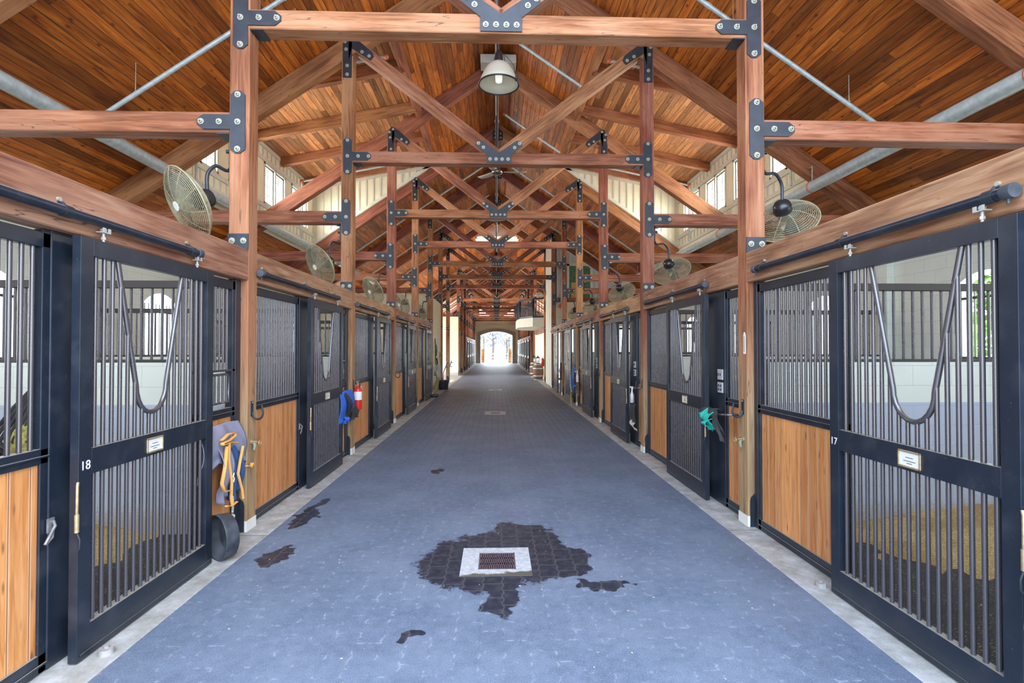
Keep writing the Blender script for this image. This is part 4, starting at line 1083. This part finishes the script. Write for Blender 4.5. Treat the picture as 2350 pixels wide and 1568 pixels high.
# latch handles on left uprights
for k,lb in ((1,'steel latch lever on the upright beside door 18'),(2,'steel latch lever on the upright beside the second left door')):
    y=YB(k-1)+1.50; r=thing('latch_lever',lb,'latch',(-(HW+0.058),y,0.80))
    g=MB(); g.box(0,0.012,-0.02,0.02,-0.03,0.05); g.tube([(0.015,0.01,0.03),(0.04,-0.01,0.01),(0.045,-0.08,-0.07)],0.008,6); g.tube([(0.015,0.01,-0.01),(0.035,-0.02,-0.05),(0.03,-0.055,-0.08)],0.006,6); obj('lever',g,plain('worn_steel',(0.30,0.30,0.31),0.4,0.5,0.5,0.3,30) if 'worn_steel' not in D.materials else D.materials['worn_steel'],r)

# ---- cloth helper
def cloth(name,mat,parent,A,B,nu=24,nv=20,fold=0.02,fr=5,xs=-1,th=0.006,seed=0,bulge=0.0):
    """A(u)->(y,z) top edge, B(u)->(y,z) bottom edge; folds push along x"""
    mb=MB(); vs=[];fs=[]; rr=random.Random(seed); ph=rr.uniform(0,6)
    for j in range(nv+1):
        v=j/nv
        for i in range(nu+1):
            u=i/nu; a=A(u); b=B(u)
            y=a[0]+(b[0]-a[0])*v; z=a[1]+(b[1]-a[1])*v
            x=xs*(0.02+bulge*math.sin(PI*min(1,v*1.2))+fold*(0.4+v)*(math.sin(u*fr*2*PI+ph+v*1.7)+0.5*math.sin(u*fr*3.7*PI+ph*2-v*3)))
            vs.append((x,y,z))
    for j in range(nv):
        for i in range(nu): p=j*(nu+1)+i; fs.append((p,p+1,p+nu+2,p+nu+1))
    mb._add(vs,fs,True); return obj(name,mb,mat,parent,solid=th)
FL,FR=0.985,1.035
def lerpL(pts): return lerp([(y*FL,1.8+(z-1.8)*FL) for y,z in pts])
def lerpR(pts): return lerp([(y*FR,1.8+(z-1.8)*FR) for y,z in pts])
def lerp(pts):
    def f(u):
        t=u*(len(pts)-1); i=min(int(t),len(pts)-2); t-=i
        return tuple(pts[i][q]+(pts[i+1][q]-pts[i][q])*t for q in range(2))
    return f
GREYC=plain('grey_blanket',(0.27,0.27,0.36),0.85,0,0.2,0.12,6)
ORANGE=plain('orange_binding',(0.80,0.40,0.11),0.8,0,0.2,0.1,6)
NAVY=plain('navy_lining',(0.035,0.09,0.22),0.7,0,0.3,0.4,8)
BLUEC=plain('blue_blanket',(0.045,0.16,0.62),0.7,0,0.3,0.2,6)
DARKC=plain('charcoal_cloth',(0.055,0.052,0.052),0.85,0,0.2,0.3,8)
TEAL=plain('teal_cloth',(0.03,0.48,0.38),0.75,0,0.3,0.25,8)
# left blanket on its bar
def blanket_bar(s,y0,y1,z,label,dx=0.0):
    r=thing('blanket_bar',label,'blanket bar',(s*(HW+dx),0,z),group='black blanket bars')
    g=MB(); x=s*-0.075; g.tube([(s*0.07,y1,0.0),(s*-0.03,y1,0.0),(x,y1-0.05,-0.005),(x,(y0+y1)/2,-0.03),(x,y0+0.05,-0.005),(s*-0.03,y0,0.0),(s*0.07,y0,0.0)],0.013,8); obj('rod',g,BAR,r)
blanket_bar(-1,4.44,4.98,1.085,'black bar carrying the grey blanket beside the nearest left post',0.075)
r=thing('horse_blanket','grey horse blanket with orange binding hanging beside the nearest left post','blanket',(-(HW+0.022),0,0))
cloth('blanket_body',GREYC,r,lerpL([(4.36,1.08),(4.6,1.115),(4.8,1.125),(5.02,1.11)]),lerpL([(4.36,0.66),(4.56,0.66),(4.66,0.78),(4.80,0.72),(4.98,0.76),(5.12,0.70),(5.22,0.66)]),xs=1,fold=0.014,fr=2.2,bulge=0.04,seed=1)
cloth('navy_lining',NAVY,r,lerpL([(4.80,0.95),(5.02,0.86)]),lerpL([(4.84,0.42),(4.92,0.37),(5.08,0.44)]),xs=1,fold=0.02,fr=2,bulge=0.05,seed=2)
cloth('grey_flap',GREYC,r,lerpL([(4.60,0.98),(4.80,0.96)]),lerpL([(4.66,0.42),(4.76,0.38),(4.84,0.44)]),xs=1,fold=0.012,fr=1.6,bulge=0.075,seed=3)
g=MB(); X=0.105
def strap(pts,w=0.014): g.tube([(p[2] if len(p)>2 else X,p[0]*FL,1.8+(p[1]-1.8)*FL) for p in pts],w,6,flat=0.35)
strap([(4.57,1.00),(4.68,1.035),(4.79,1.03),(4.80,1.00),(4.70,0.975),(4.58,0.97),(4.58,0.955),(4.72,0.955),(4.84,0.93)],0.020)
strap([(4.70,0.95),(4.69,0.80),(4.72,0.70),(4.75,0.60),(4.74,0.45),(4.76,0.38)],0.015)
strap([(4.66,0.93),(4.63,0.75),(4.58,0.62),(4.62,0.54),(4.72,0.52)],0.018)
strap([(4.95,0.88),(4.90,0.75),(4.86,0.64),(4.90,0.55),(4.94,0.47),(4.96,0.38)],0.015)
strap([(5.20,0.66,0.075),(5.14,0.63,0.085),(5.06,0.665,0.09)],0.022)
strap([(4.66,0.40),(4.74,0.375),(4.84,0.385)],0.018)
obj('orange_binding',g,ORANGE,r)
g=MB(); g.tube([(0.125,4.68,0.69),(0.125,4.665,0.66),(0.125,4.685,0.64),(0.125,4.67,0.61)],0.006,5,flat=0.4); obj('clip',g,WHITE,r)
r=thing('lead_rope','pale knotted rope end hanging below the grey blanket','rope',(-2.46,4.80,0.0))
g=MB(); g.tube([(0,0,0.45),(0.004,0.003,0.38),(0,0.0,0.30)],0.010,8); g.sphere((0,0,0.265),0.024,10,6,sc=(1,1,1.0)); g.cyl((0,0,0.245),(0,0,0.19),0.013,8); obj('rope',g,plain('rope_fibre',(0.62,0.60,0.50),0.9,0,0.2,0.2,40),r)
# rubber feed tub on its side
r=thing('feed_tub','black rubber feed tub on its side against the far foot of door 18','tub',(-2.385,4.50,0.195),rot=(0,0,math.radians(52)))
g=MB()
def latheX(prof,n=36):
    vs=[];mm=len(prof)
    for rr_,x in prof:
        for i in range(n): a=2*PI*i/n; vs.append((x,rr_*math.cos(a),rr_*math.sin(a)))
    g._add(vs,[(j*n+i,j*n+(i+1)%n,(j+1)*n+(i+1)%n,(j+1)*n+i) for j in range(mm-1) for i in range(n)],True)
latheX([(0.0,0.045),(0.15,0.045),(0.165,0.035),(0.180,-0.055),(0.190,-0.06),(0.190,-0.050),(0.182,0.05),(0.165,0.06),(0.0,0.06)])
obj('tub_shell',g,RUBBER,r)
# second left post: blue blanket, extinguisher
blanket_bar(-1,8.06,8.60,1.10,'black bar carrying the blue blanket beside the second left post',0.075)
r=thing('horse_blanket','folded royal blue blanket with charcoal band, beside the red extinguisher','blanket',(-(HW-0.045),0,0))
cloth('blanket_body',BLUEC,r,lerpL([(8.02,1.10),(8.3,1.13),(8.66,1.12)]),lerpL([(8.02,0.62),(8.30,0.66),(8.6,0.76),(8.92,0.76)]),xs=1,fold=0.008,fr=2,bulge=0.03,seed=5)
cloth('charcoal_band',DARKC,r,lerpL([(8.16,1.09),(8.28,1.11)]),lerpL([(8.36,0.68),(8.62,0.66)]),xs=1,fold=0.008,fr=1,bulge=0.085,seed=6)
cloth('lining',DARKC,r,lerpL([(8.60,0.80),(8.98,0.80)]),lerpL([(8.62,0.60),(9.02,0.62)]),xs=1,fold=0.02,fr=2,bulge=0.03,seed=7)
cloth('hem',BLUEC,r,lerpL([(8.16,0.72),(8.40,0.70)]),lerpL([(8.18,0.60),(8.42,0.62)]),xs=1,fold=0.02,fr=2,bulge=0.04,seed=8)
r=thing('fire_extinguisher','red fire extinguisher with white label on the second left post','fire extinguisher',(-(HW-0.078),8.89,0.755))
g=MB(); g.lathe([(0,0),(0.062,0.005),(0.068,0.02),(0.068,0.33),(0.055,0.37),(0.022,0.395),(0.022,0.42)],n=24); obj('cylinder',g,plain('extinguisher_red',(0.62,0.03,0.02),0.3,0,0.6),r)
g=MB(); g.cyl((0,0,0.17),(0,0,0.31),0.0695,24,caps=False); obj('label_band',g,CARD,r)
g=MB()
for z in (0.29,0.27,0.25,0.23,0.21,0.19): g.box(0.05,0.0705,-0.018,0.014,z-0.003,z+0.003)
obj('label_print',g,INK,r)
g=MB(); g.cyl((0,0,0.42),(0,0,0.46),0.018,10); g.box(-0.012,0.012,-0.07,0.04,0.46,0.472); g.box(-0.012,0.012,-0.075,0.03,0.485,0.495); g.tube([(0,0.03,0.49+0.0),(0,0.055,0.505),(0,0.05,0.475)],0.005,6); g.tube([(0,0.02,0.44),(0.02,0.07,0.42),(0.02,0.085,0.30),(0.02,0.08,0.16)],0.008,6); obj('valve',g,BOLT,r)
g=MB(); g.box(0.028,0.030,0.07,0.13,0.30,0.40); obj('tag',g,CARD,r)
g=MB(); g.box(-0.077,-0.064,-0.02,0.02,0.25,0.42); obj('wall_bracket',g,PLATE,r)
# right side: cloth on bar, spray bottle, etc
blanket_bar(1,5.46,5.98,1.085,'black bar with the teal cloth beside the nearest right post')
r=thing('sheet_bundle','teal and charcoal cloth bundle over the bar beside the nearest right post','cloth',(HW-0.09,0,0))
cloth('charcoal_wrap',DARKC,r,lerpR([(5.40,1.14),(5.6,1.16),(5.80,1.13)]),lerpR([(5.28,0.90),(5.42,1.0),(5.66,0.99),(5.80,1.03)]),xs=-1,fold=0.015,fr=2,bulge=0.03,seed=11)
cloth('charcoal_tail',DARKC,r,lerpR([(5.40,1.12),(5.52,1.08)]),lerpR([(5.26,0.82),(5.34,0.86)]),xs=-1,fold=0.01,fr=1,bulge=0.03,seed=12)
cloth('teal_sheet',TEAL,r,lerpR([(5.46,1.12),(5.62,1.15),(5.72,1.10)]),lerpR([(5.42,0.93),(5.58,0.91),(5.76,1.02)]),xs=-1,fold=0.014,fr=1.5,bulge=0.075,seed=13)
cloth('teal_end',TEAL,r,lerpR([(5.44,1.06),(5.56,1.03)]),lerpR([(5.52,0.90),(5.62,0.93)]),xs=-1,fold=0.008,fr=1,bulge=0.10,seed=14)
r=thing('horse_blanket','brown-grey leg wrap bundle hanging before the second right post','cloth',(HW-0.06,0,0))
cloth('wrap',DARKC,r,lerpR([(8.72,0.86),(9.02,0.82)]),lerpR([(8.66,0.52),(9.0,0.52)]),xs=-1,fold=0.012,fr=2,bulge=0.03,seed=15)
cloth('strap_end',plain('pale_strap',(0.5,0.5,0.46),0.8),r,lerpR([(8.74,0.52),(8.98,0.56)]),lerpR([(8.64,0.40),(8.80,0.43)]),xs=-1,fold=0.01,fr=1,bulge=0.05,seed=16)
blanket_bar(1,9.02,9.44,1.10,'black bar with the spray bottle hooked on it, second right post')
def spray(loc,label,col,h=0.24):
    r=thing('spray_bottle',label,'spray bottle',loc)
    g=MB(); g.lathe([(0,0),(0.034,0.004),(0.038,0.02),(0.038,h*0.62),(0.018,h*0.82),(0.014,h)],n=18); obj('bottle',g,col,r)
    g=MB(); g.cyl((0,0,h),(0,0,h+0.03),0.017,12); g.box(-0.014,0.014,-0.03,0.055,h+0.03,h+0.055); g.tube([(0,0.03,h+0.03),(0,0.045,h),(0,0.035,h-0.02)],0.005,5); obj('trigger_head',g,WHITE,r)
SILV=plain('silver_bottle',(0.55,0.57,0.60),0.3,0.3); WB=plain('white_bottle',(0.75,0.78,0.80),0.4)
spray((HW-0.10,9.17,0.82),'silver-grey spray bottle hanging before the second right post',SILV)
# things by the fourth and fifth right posts
r=thing('horse_blanket','blue blanket with light piping bundled by the fourth right post','blanket',(HW-0.10,0,0))
YQ=15.7
blanket_bar(1,15.2,15.95,1.10,'black bar under the blue bundled blanket, fourth right post')
cloth('blanket_body',plain('faded_blue',(0.09,0.16,0.36),0.8,0,0.2,0.3,6),r,lerp([(YQ-0.1,1.22),(YQ+0.25,1.28)]),lerp([(YQ-0.05,0.52),(YQ+0.75,0.50)]),xs=-1,fold=0.02,fr=2,bulge=0.06,seed=20)
cloth('bright_panel',BLUEC,r,lerp([(YQ-0.25,0.68),(YQ-0.05,0.70)]),lerp([(YQ-0.22,0.46),(YQ-0.02,0.44)]),xs=-1,fold=0.01,fr=1,bulge=0.08,seed=21)
g=MB(); g.tube([(-0.09,YQ+0.55,0.95),(-0.10,YQ+0.42,0.75),(-0.10,YQ+0.3,0.55),(-0.1,YQ+0.15,0.46)],0.012,6); obj('piping',g,plain('sky_piping',(0.35,0.6,0.85),0.7),r)
spray((HW-0.105,YQ-0.35,0.79),'white plastic bottle hanging in front of the blue bundled blanket',WB,0.30)
r=thing('broom','straw broom standing under the blue bundled blanket','broom',(HW-0.16,YQ+0.62,0))
g=MB()
for i in range(36):
    a=random.uniform(-0.10,0.10); b=random.uniform(-0.03,0.03); g.cyl((b*0.4,a*0.3,0.46),(b,a,0.01),0.005,4,caps=False)
obj('bristles',g,plain('straw_bristle',(0.45,0.36,0.16),0.9),r); g=MB(); g.cyl((0,0,0.42),(0.05,0.05,1.15),0.012,8); obj('handle',g,BALE,r)
r=thing('halter','black halter and white clip hanging on the fifth right post','halter',(HW-0.0,19.86,0))
g=MB(); g.tube([(-0.03,0,1.25),(-0.04,0.12,1.0),(-0.04,0.05,0.62),(-0.04,-0.10,0.6),(-0.04,-0.12,1.0),(-0.03,0,1.25)],0.022,6,closed=False); g.tube([(-0.05,-0.1,0.95),(-0.06,0.0,0.9),(-0.05,0.1,0.95)],0.02,6); obj('straps',g,DARKC,r)
g=MB(); g.sphere((-0.08,0,0.95),0.07,12,8,sc=(0.5,1,1.2)); obj('clip',g,WB,r)
g=MB(); g.sphere((-0.07,0.02,0.62),0.05,10,6); obj('red_tag',g,REDM,r)
# far-left rug heap, tack by the fifth left post
r=thing('fleece_bundle','pale blue-grey blanket and gold wraps hanging at the end of the left stalls','cloth',(-(HW-0.09),0,0))
cloth('pale_cloth',plain('pale_blue_cloth',(0.42,0.47,0.58),0.85),r,lerp([(19.55,1.25),(19.95,1.2)]),lerp([(19.7,0.75),(20.4,0.8)]),xs=1,fold=0.02,fr=2,bulge=0.06,seed=30)
cloth('gold_wrap',plain('gold_cloth',(0.45,0.36,0.14),0.8),r,lerp([(19.45,0.95),(19.75,0.9)]),lerp([(19.6,0.25),(20.1,0.2)]),xs=1,fold=0.04,fr=3,bulge=0.10,seed=31)
g=MB(); g.tube([(0.06,20.0,0.95),(0.09,20.2,0.6),(0.06,20.05,0.3)],0.03,8); obj('white_strap',g,WB,r)
r=thing('rubber_pan','low black rubber pan on the kerb at the end of the left stalls','pan',(-2.36,19.1,0.004)); g=MB(); g.lathe([(0,0.01),(0.15,0.0),(0.19,0.10),(0.20,0.10),(0.17,0.015),(0,0.02)],n=24); obj('pan_shell',g,RUBBER,r)
# bucket with tools
r=thing('muck_bucket','black rubber bucket holding brooms beside the sixth left post','bucket',(-2.36,22.75,0.004)); g=MB(); g.lathe([(0,0.01),(0.19,0.0),(0.235,0.38),(0.25,0.40),(0.24,0.40),(0.22,0.38),(0.18,0.02),(0,0.02)],n=30); obj('bucket_shell',g,RUBBER,r)
g=MB(); g.tube([(-0.2,-0.12,0.36),(-0.24,-0.16,0.40)],0.01,6); obj('rope_handle',g,BRASS,r)
for i,(dx,dy,lx,ly,h,lb) in enumerate(((0.02,0.02,-0.20,0.10,1.35,'pale wooden handled rake leaning out of the black bucket'),(-0.05,0.0,-0.32,0.05,1.15,'straw broom with its head up in the black bucket'))):
    q=thing('stable_tool',lb,'broom' if i else 'rake',(-2.36+dx,22.75+dy,0.03)); g=MB(); g.cyl((0,0,0),(lx,ly,h),0.014,8); obj('handle',g,BALE,q)
    g=MB()
    for t in range(14): a=(t-6.5)*0.018; g.cyl((lx,ly,h),(lx-0.02+a,ly+a*0.3,h+0.28),0.005,4,caps=False)
    obj('head',g,D.materials['straw_bristle'],q)
r=thing('green_halter','green and black halters hanging on the stub wall beside the bucket','halter',(-2.54,21.3,0))
g=MB(); g.tube([(0.03,0,1.95),(0.04,0.1,1.7),(0.03,0.0,1.5),(0.04,-0.1,1.7),(0.03,0,1.95)],0.018,6); obj('green_strap',g,plain('green_strap',(0.03,0.25,0.12),0.7),r); g=MB(); g.tube([(0.03,-0.5,2.2),(0.04,-0.45,1.9),(0.03,-0.3,1.3),(0.04,-0.2,1.0)],0.018,6); g.tube([(0.03,0.1,1.4),(0.05,0.15,1.2),(0.03,0.05,1.1)],0.03,6); obj('black_strap',g,DARKC,r)
# saddle rack arms on the crossing post
for i,(x,y,lb) in enumerate(((-2.55,26.6,'black rack arm standing out from the seventh left post, camera side'),(-2.42,27.5,'black rack arm standing out from the seventh left post, far side'))):
    r=thing('rack_arm',lb,'rack',(x,y,0)); g=MB(); g.tube([(-0.22,0,0.55),(-0.10,0,0.85),(0.0,0,1.15)],0.022,8); g.tube([(-0.10,0,0.85),(0.02,0,0.83)],0.018,6); g.tube([(-0.03,0,1.05),(0.06,0,1.05)],0.018,6); g.tube([(-0.22,0,0.0),(-0.22,0,0.56)],0.018,6); obj('arm',g,BLACK,r)

# ================================================================ FLOOR DRAINS
def drain(x0,x1,y0,y1,gx0,gx1,gy0,gy1,label):
    r=thing('floor_drain',label,'drain',(0,0,0),group='floor drains along the aisle')
    g=MB(); z0,z1=-0.004,0.004
    g.box(x0,x1,y0,gy0,z0,z1); g.box(x0,x1,gy1,y1,z0,z1); g.box(x0,gx0,gy0,gy1,z0,z1); g.box(gx1,x1,gy0,gy1,z0,z1); obj('concrete_pad',g,PADM,r)
    g=MB(); g.box(gx0,gx1,gy0,gy1,-0.01,0.0012); obj('pit_shade',g,MOTOR,r)  # flat black plate painted as the shade of the hollow under the grate
    g=MB(); h=0.0022; t=0.012
    g.box(gx0,gx1,gy0,gy0+t,0,h+0.001); g.box(gx0,gx1,gy1-t,gy1,0,h+0.001); g.box(gx0,gx0+t,gy0,gy1,0,h+0.001); g.box(gx1-t,gx1,gy0,gy1,0,h+0.001)
    for j in (1,2): y=gy0+(gy1-gy0)*j/3; g.box(gx0,gx1,y-0.018,y+0.018,0,h)
    nb=17
    for i in range(1,nb): x=gx0+(gx1-gx0)*i/nb; g.box(x-0.0045,x+0.0045,gy0,gy1,0,h)
    obj('grate',g,plain('iron_grate',(0.17,0.13,0.16),0.5,0.4,0.5,0.3,20) if 'iron_grate' not in D.materials else D.materials['iron_grate'],r)
PADM,ntp,bp=newmat('drain_concrete'); hh=N(ntp); pp=hh.n('NewGeometry').outputs['Position']; spx=hh.n('SeparateXYZ'); hh.l(pp,spx.inputs[0])
nn=hh.noise(pp,22,4,0.7); nb_=hh.noise(pp,6,3,0.6)
cc=hh.ramp(nn,[(0.3,(0.34,0.37,0.40)),(0.7,(0.58,0.61,0.63))])
wy=hh.math('ADD',spx.outputs[1],hh.math('MULTIPLY',hh.math('SUBTRACT',nb_,0.5),0.16)); wx=hh.math('SUBTRACT',hh.math('MULTIPLY',spx.outputs[0],0.10),0.0)
cc=hh.mix(hh.smooth(hh.math('SUBTRACT',wy,wx),4.17,4.13),cc,(0.10,0.095,0.07)); hh.l(cc,bp.inputs['Base Color']); bp.inputs['Roughness'].default_value=0.6
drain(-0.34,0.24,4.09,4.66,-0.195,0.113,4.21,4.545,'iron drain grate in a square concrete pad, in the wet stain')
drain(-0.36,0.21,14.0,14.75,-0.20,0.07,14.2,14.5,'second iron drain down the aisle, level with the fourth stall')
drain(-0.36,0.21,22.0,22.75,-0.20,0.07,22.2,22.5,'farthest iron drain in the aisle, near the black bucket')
# straw litter
g=MB(); rr=random.Random(3)
for i in range(160):
    x=rr.uniform(-2.2,2.2); y=rr.uniform(2.6,9.5); a=rr.uniform(0,PI); l=rr.uniform(0.002,0.008)
    g.box(x-l*abs(math.cos(a))-0.0006,x+l*abs(math.cos(a))+0.0006,y-l*abs(math.sin(a))-0.0006,y+l*abs(math.sin(a))+0.0006,0.0005,0.002)
tag(obj('straw_bits',g,plain('straw',(0.62,0.56,0.38),0.9)),'tiny pale straw bits scattered over the near aisle floor','straw',kind='stuff')

# ================================================================ BALCONY AND CROSSING
r=thing('balcony','small white balcony with dark spindle railing over the right of the aisle','balcony',(0,0,0))
plan=[(2.56,27.45),(1.95,27.6),(1.30,28.9),(1.20,30.0),(1.20,32.0),(1.45,33.2),(2.56,33.9)]
g=MB(); g.prism(plan,'z',2.98,3.05)
def wallseg(mb,a,b,z0,z1,t=0.05):
    a=Vector((a[0],a[1],0));b=Vector((b[0],b[1],0)); d=(b-a).normalized(); nrm=Vector((-d.y,d.x,0))*t/2
    vs=[(a+nrm),(a-nrm),(b-nrm),(b+nrm)]; mb._add([(v.x,v.y,z0) for v in vs]+[(v.x,v.y,z1) for v in vs],[(0,3,2,1),(4,5,6,7),(0,1,5,4),(1,2,6,5),(2,3,7,6),(3,0,4,7)])
for a,b in zip(plan[:-1],plan[1:]): wallseg(g,a,b,2.98,3.46,0.06)
obj('apron',g,TRIMW,r)
g=MB()
for a,b in zip(plan[:-1],plan[1:]): wallseg(g,a,b,3.46,3.56,0.08); wallseg(g,a,b,4.44,4.53,0.09)
obj('handrail',g,BLACK,r)
g=MB()
for a,b in zip(plan[:-1],plan[1:]):
    L=math.dist(a,b); nn_=max(2,int(L/0.14))
    for i in range(nn_+1):
        t=i/nn_; x=a[0]+(b[0]-a[0])*t; y=a[1]+(b[1]-a[1])*t; w=0.05 if i in(0,nn_) else 0.014
        g.lathe([(w,3.56),(w,3.7),(w*1.7,3.95),(w,4.2),(w,4.44)],(x,y,0),6)
obj('spindle',g,BLACK,r)
m=MB(); m.box(2.56,2.70,27.1,34.2,2.72,2.98); m.box(2.56,2.74,27.05,27.25,0,2.98)
o=timber('header_beam',(2.63,27.3,2.84),(2.63,34.2,2.84),0.14,0.28,HEADM,None); tag(o,'timber beam carrying the balcony on the right','beam')
m=MB(); m.box(2.9,3.0,27.0,31.0,0,2.7)
for i in range(10): m.box(2.86,2.9,27.2+0.38*i,27.26+0.38*i,0,2.7)
struct('wall_tack_room',m,WHITE)
def barrel(loc,label):
    r=thing('barrel',label,'barrel',loc,group='wooden barrels under the balcony')
    g=MB(); g.lathe([(0.0,0.0),(0.24,0.0),(0.28,0.15),(0.31,0.35),(0.315,0.47),(0.31,0.6),(0.28,0.80),(0.24,0.94),(0.225,0.94),(0.225,0.90),(0,0.90)],n=28); obj('staves',g,plain('barrel_oak',(0.20,0.10,0.06),0.6,0,0.4,0.3,10) if 'barrel_oak' not in D.materials else D.materials['barrel_oak'],r)
    for z,rr_ in ((0.04,0.252),(0.24,0.300),(0.66,0.318),(0.88,0.262)): g=MB(); g.cyl((0,0,z-0.025),(0,0,z+0.025),rr_,28,caps=False); obj('hoop',g,GALV,r)
barrel((2.36,29.4,0.004),'nearer of the two wooden barrels under the balcony'); barrel((2.36,32.3,0.004),'farther wooden barrel under the balcony')
for i,(y,lb) in enumerate(((29.35,'dark lantern standing on the nearer barrel'),(32.25,'dark lantern standing on the farther barrel'))):
    r=thing('lantern',lb,'lantern',(2.34,y,0.944)); g=MB(); g.box(-0.09,0.09,-0.09,0.09,0,0.03); g.lathe([(0.13,0.30),(0.05,0.40),(0.015,0.43),(0.0,0.44)],n=4,smooth=False)
    for a in (-1,1):
        for b in (-1,1): g.box(a*0.085-0.008,a*0.085+0.008,b*0.085-0.008,b*0.085+0.008,0.03,0.30)
    g.tube([(0.05*math.cos(2*PI*q/12),0,0.48+0.05*math.sin(2*PI*q/12)) for q in range(12)],0.005,5,closed=True)
    obj('lantern_frame',g,BLACK,r); g=MB(); g.cyl((0,0,0.03),(0,0,0.2),0.04,12); obj('candle',g,WHITE,r)
r=thing('fire_extinguisher','red fire extinguisher on the seventh right post by the barrels','fire extinguisher',(2.41,27.17,0.85)); g=MB(); g.lathe([(0,0),(0.07,0.005),(0.07,0.38),(0.03,0.44),(0.0,0.46)],n=18); obj('cylinder',g,D.materials['extinguisher_red'],r)
g=MB(); g.cyl((0,0,0.44),(0,0,0.5),0.02,8); g.box(-0.02,0.02,-0.06,0.06,0.5,0.52); obj('valve',g,BOLT,r)
r=thing('riser_pipe','grey riser pipe with red valves on the white wall right of the aisle','pipe',(2.95,23.34,0)); g=MB(); g.cyl((0,0,0.0),(0,0,6.6),0.06,14); obj('pipe',g,GALV,r)
for z in (3.75,5.55):
    g=MB(); g.cyl((-0.02,-0.14,z),(-0.02,0.06,z),0.13,18); g.cyl((0,-0.16,z),(0,-0.14,z),0.05,10); obj('valve',g,REDM,r)
r=thing('barn_lamp','cream dome lamp on the right post beyond the sixth truss','lamp',(2.2,26.9,4.55)); g=MB(); g.lathe([(0.04,0.22),(0.12,0.18),(0.22,0.06),(0.25,0.0)],n=24); obj('lamp_shade',g,SHADE,r,solid=0.006); g=MB(); g.tube([(0,0,0.2),(0,0,0.34),(0.2,0,0.40),(0.29,0,0.40)],0.015,6); obj('arm',g,PLATE,r)
# pale cloth edge by the near right door
r=thing('fly_sheet','pale cream fly sheet hanging at the right edge of the view','blanket',(HW-0.12,0,0))
cloth('sheet',plain('cream_sheet',(0.62,0.64,0.56),0.85,0,0.2,0.12,5),r,lerp([(2.00,1.00),(2.16,0.98)]),lerp([(2.02,0.60),(2.24,0.66)]),xs=-1,fold=0.012,fr=1.5,bulge=0.03,seed=40)
cloth('sheet_tail',D.materials['cream_sheet'],r,lerp([(2.06,0.70),(2.20,0.72)]),lerp([(2.16,0.38),(2.28,0.42)]),xs=-1,fold=0.008,fr=1,bulge=0.04,seed=41)
# hay net and hay in the near left stall
r=thing('hay_net','dark hay net with hay on the block wall of the nearest left stall','hay net',(-4.35,5.05,0))
g=MB(); cols=6; 
for i in range(12):
    a=i/11; g.tube([(-0.0,0,1.55),(-0.20+0.40*a,-0.10,1.25),(-0.34+0.68*a,-0.22,0.95),(-0.2+0.4*a,-0.12,0.72)],0.018,5)
obj('net',g,DARKC,r); g=MB(); g.sphere((0,-0.13,0.90),0.24,16,10,sc=(1,0.45,0.9)); obj('hay',g,plain('green_hay',(0.36,0.34,0.10),0.9,0,0.2,0.5,25,bump=0.8),r)

# ================================================================ OUTSIDE
def tree(loc,h,cr,label,lm,seed,n=900,q=0.16):
    rr=random.Random(seed); r=thing('tree',label,'tree',loc,group='trees outside the barn')
    g=MB(); g.tube([(0,0,-0.2),(0.1,0,h*0.3),(0.0,0.1,h*0.6)],[0.22,0.16,0.08],8)
    for i in range(7):
        a=rr.uniform(0,6.28); z=h*rr.uniform(0.3,0.55); g.tube([(0.05,0,z),(cr*0.4*math.cos(a),cr*0.4*math.sin(a),z+h*0.12),(cr*0.8*math.cos(a),cr*0.8*math.sin(a),z+h*0.28)],[0.09,0.05,0.02],6)
    obj('trunk',g,BARK,r); g=MB()
    for i in range(n):
        while True:
            p=Vector((rr.uniform(-1,1),rr.uniform(-1,1),rr.uniform(-1,1)))
            if 0.25<p.length<1: break
        c=Vector((p.x*cr,p.y*cr,h*0.62+p.z*h*0.36)); d=Vector((rr.gauss(0,1),rr.gauss(0,1),rr.gauss(0,1))).normalized(); _,u,w=g.frame(d); s_=q*rr.uniform(0.6,1.4)
        g._add([c-u*s_,c-w*s_*0.5,c+u*s_,c+w*s_*0.5],[(0,1,2,3)])
    obj('crown',g,lm,r)
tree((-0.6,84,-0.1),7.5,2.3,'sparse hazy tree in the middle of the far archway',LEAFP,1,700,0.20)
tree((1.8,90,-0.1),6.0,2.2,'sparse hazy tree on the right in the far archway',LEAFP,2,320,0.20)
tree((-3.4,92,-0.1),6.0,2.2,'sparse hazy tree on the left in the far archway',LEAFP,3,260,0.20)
for i,(x,y,lb) in enumerate(((10.5,7.6,'bright green tree outside the second right stall opening'),(11.0,12.3,'bright green tree outside the third right stall opening'),(11,3.4,'bright green tree outside the nearest right stall opening'))):
    tree((x,y,-0.2),4.6,1.8,lb,LEAF,20+i,1100,0.16)
r=thing('paddock_fence','pale post and rail fence outside the far archway','fence',(0,76,-0.1)); g=MB()
for z in (0.55,1.05): g.box(-7,7,-0.03,0.03,z,z+0.10)
obj('rail',g,D.materials['pale_strap'],r)
for x in range(-7,8,2):
    g=MB(); g.box(x+0.1-0.06,x+0.1+0.06,0.03,0.15,0,1.25); obj('post',g,D.materials['pale_strap'],r)
for s in (-1,1):
    r=thing('barn_door','green-edged open barn door leaf on the %s of the far arch'%('left' if s<0 else 'right'),'barn door',(s*1.55,63.6,0)); g=MB(); g.box(-0.05,0.05,0,0.9,0.02,3.3); obj('leaf',g,plain('olive_door',(0.12,0.15,0.06),0.6) if 'olive_door' not in D.materials else D.materials['olive_door'],r)
    g=MB(); g.box(s*0.05,s*0.33,0,0.04,0.02,1.75); obj('lower_panel',g,PINE,r)
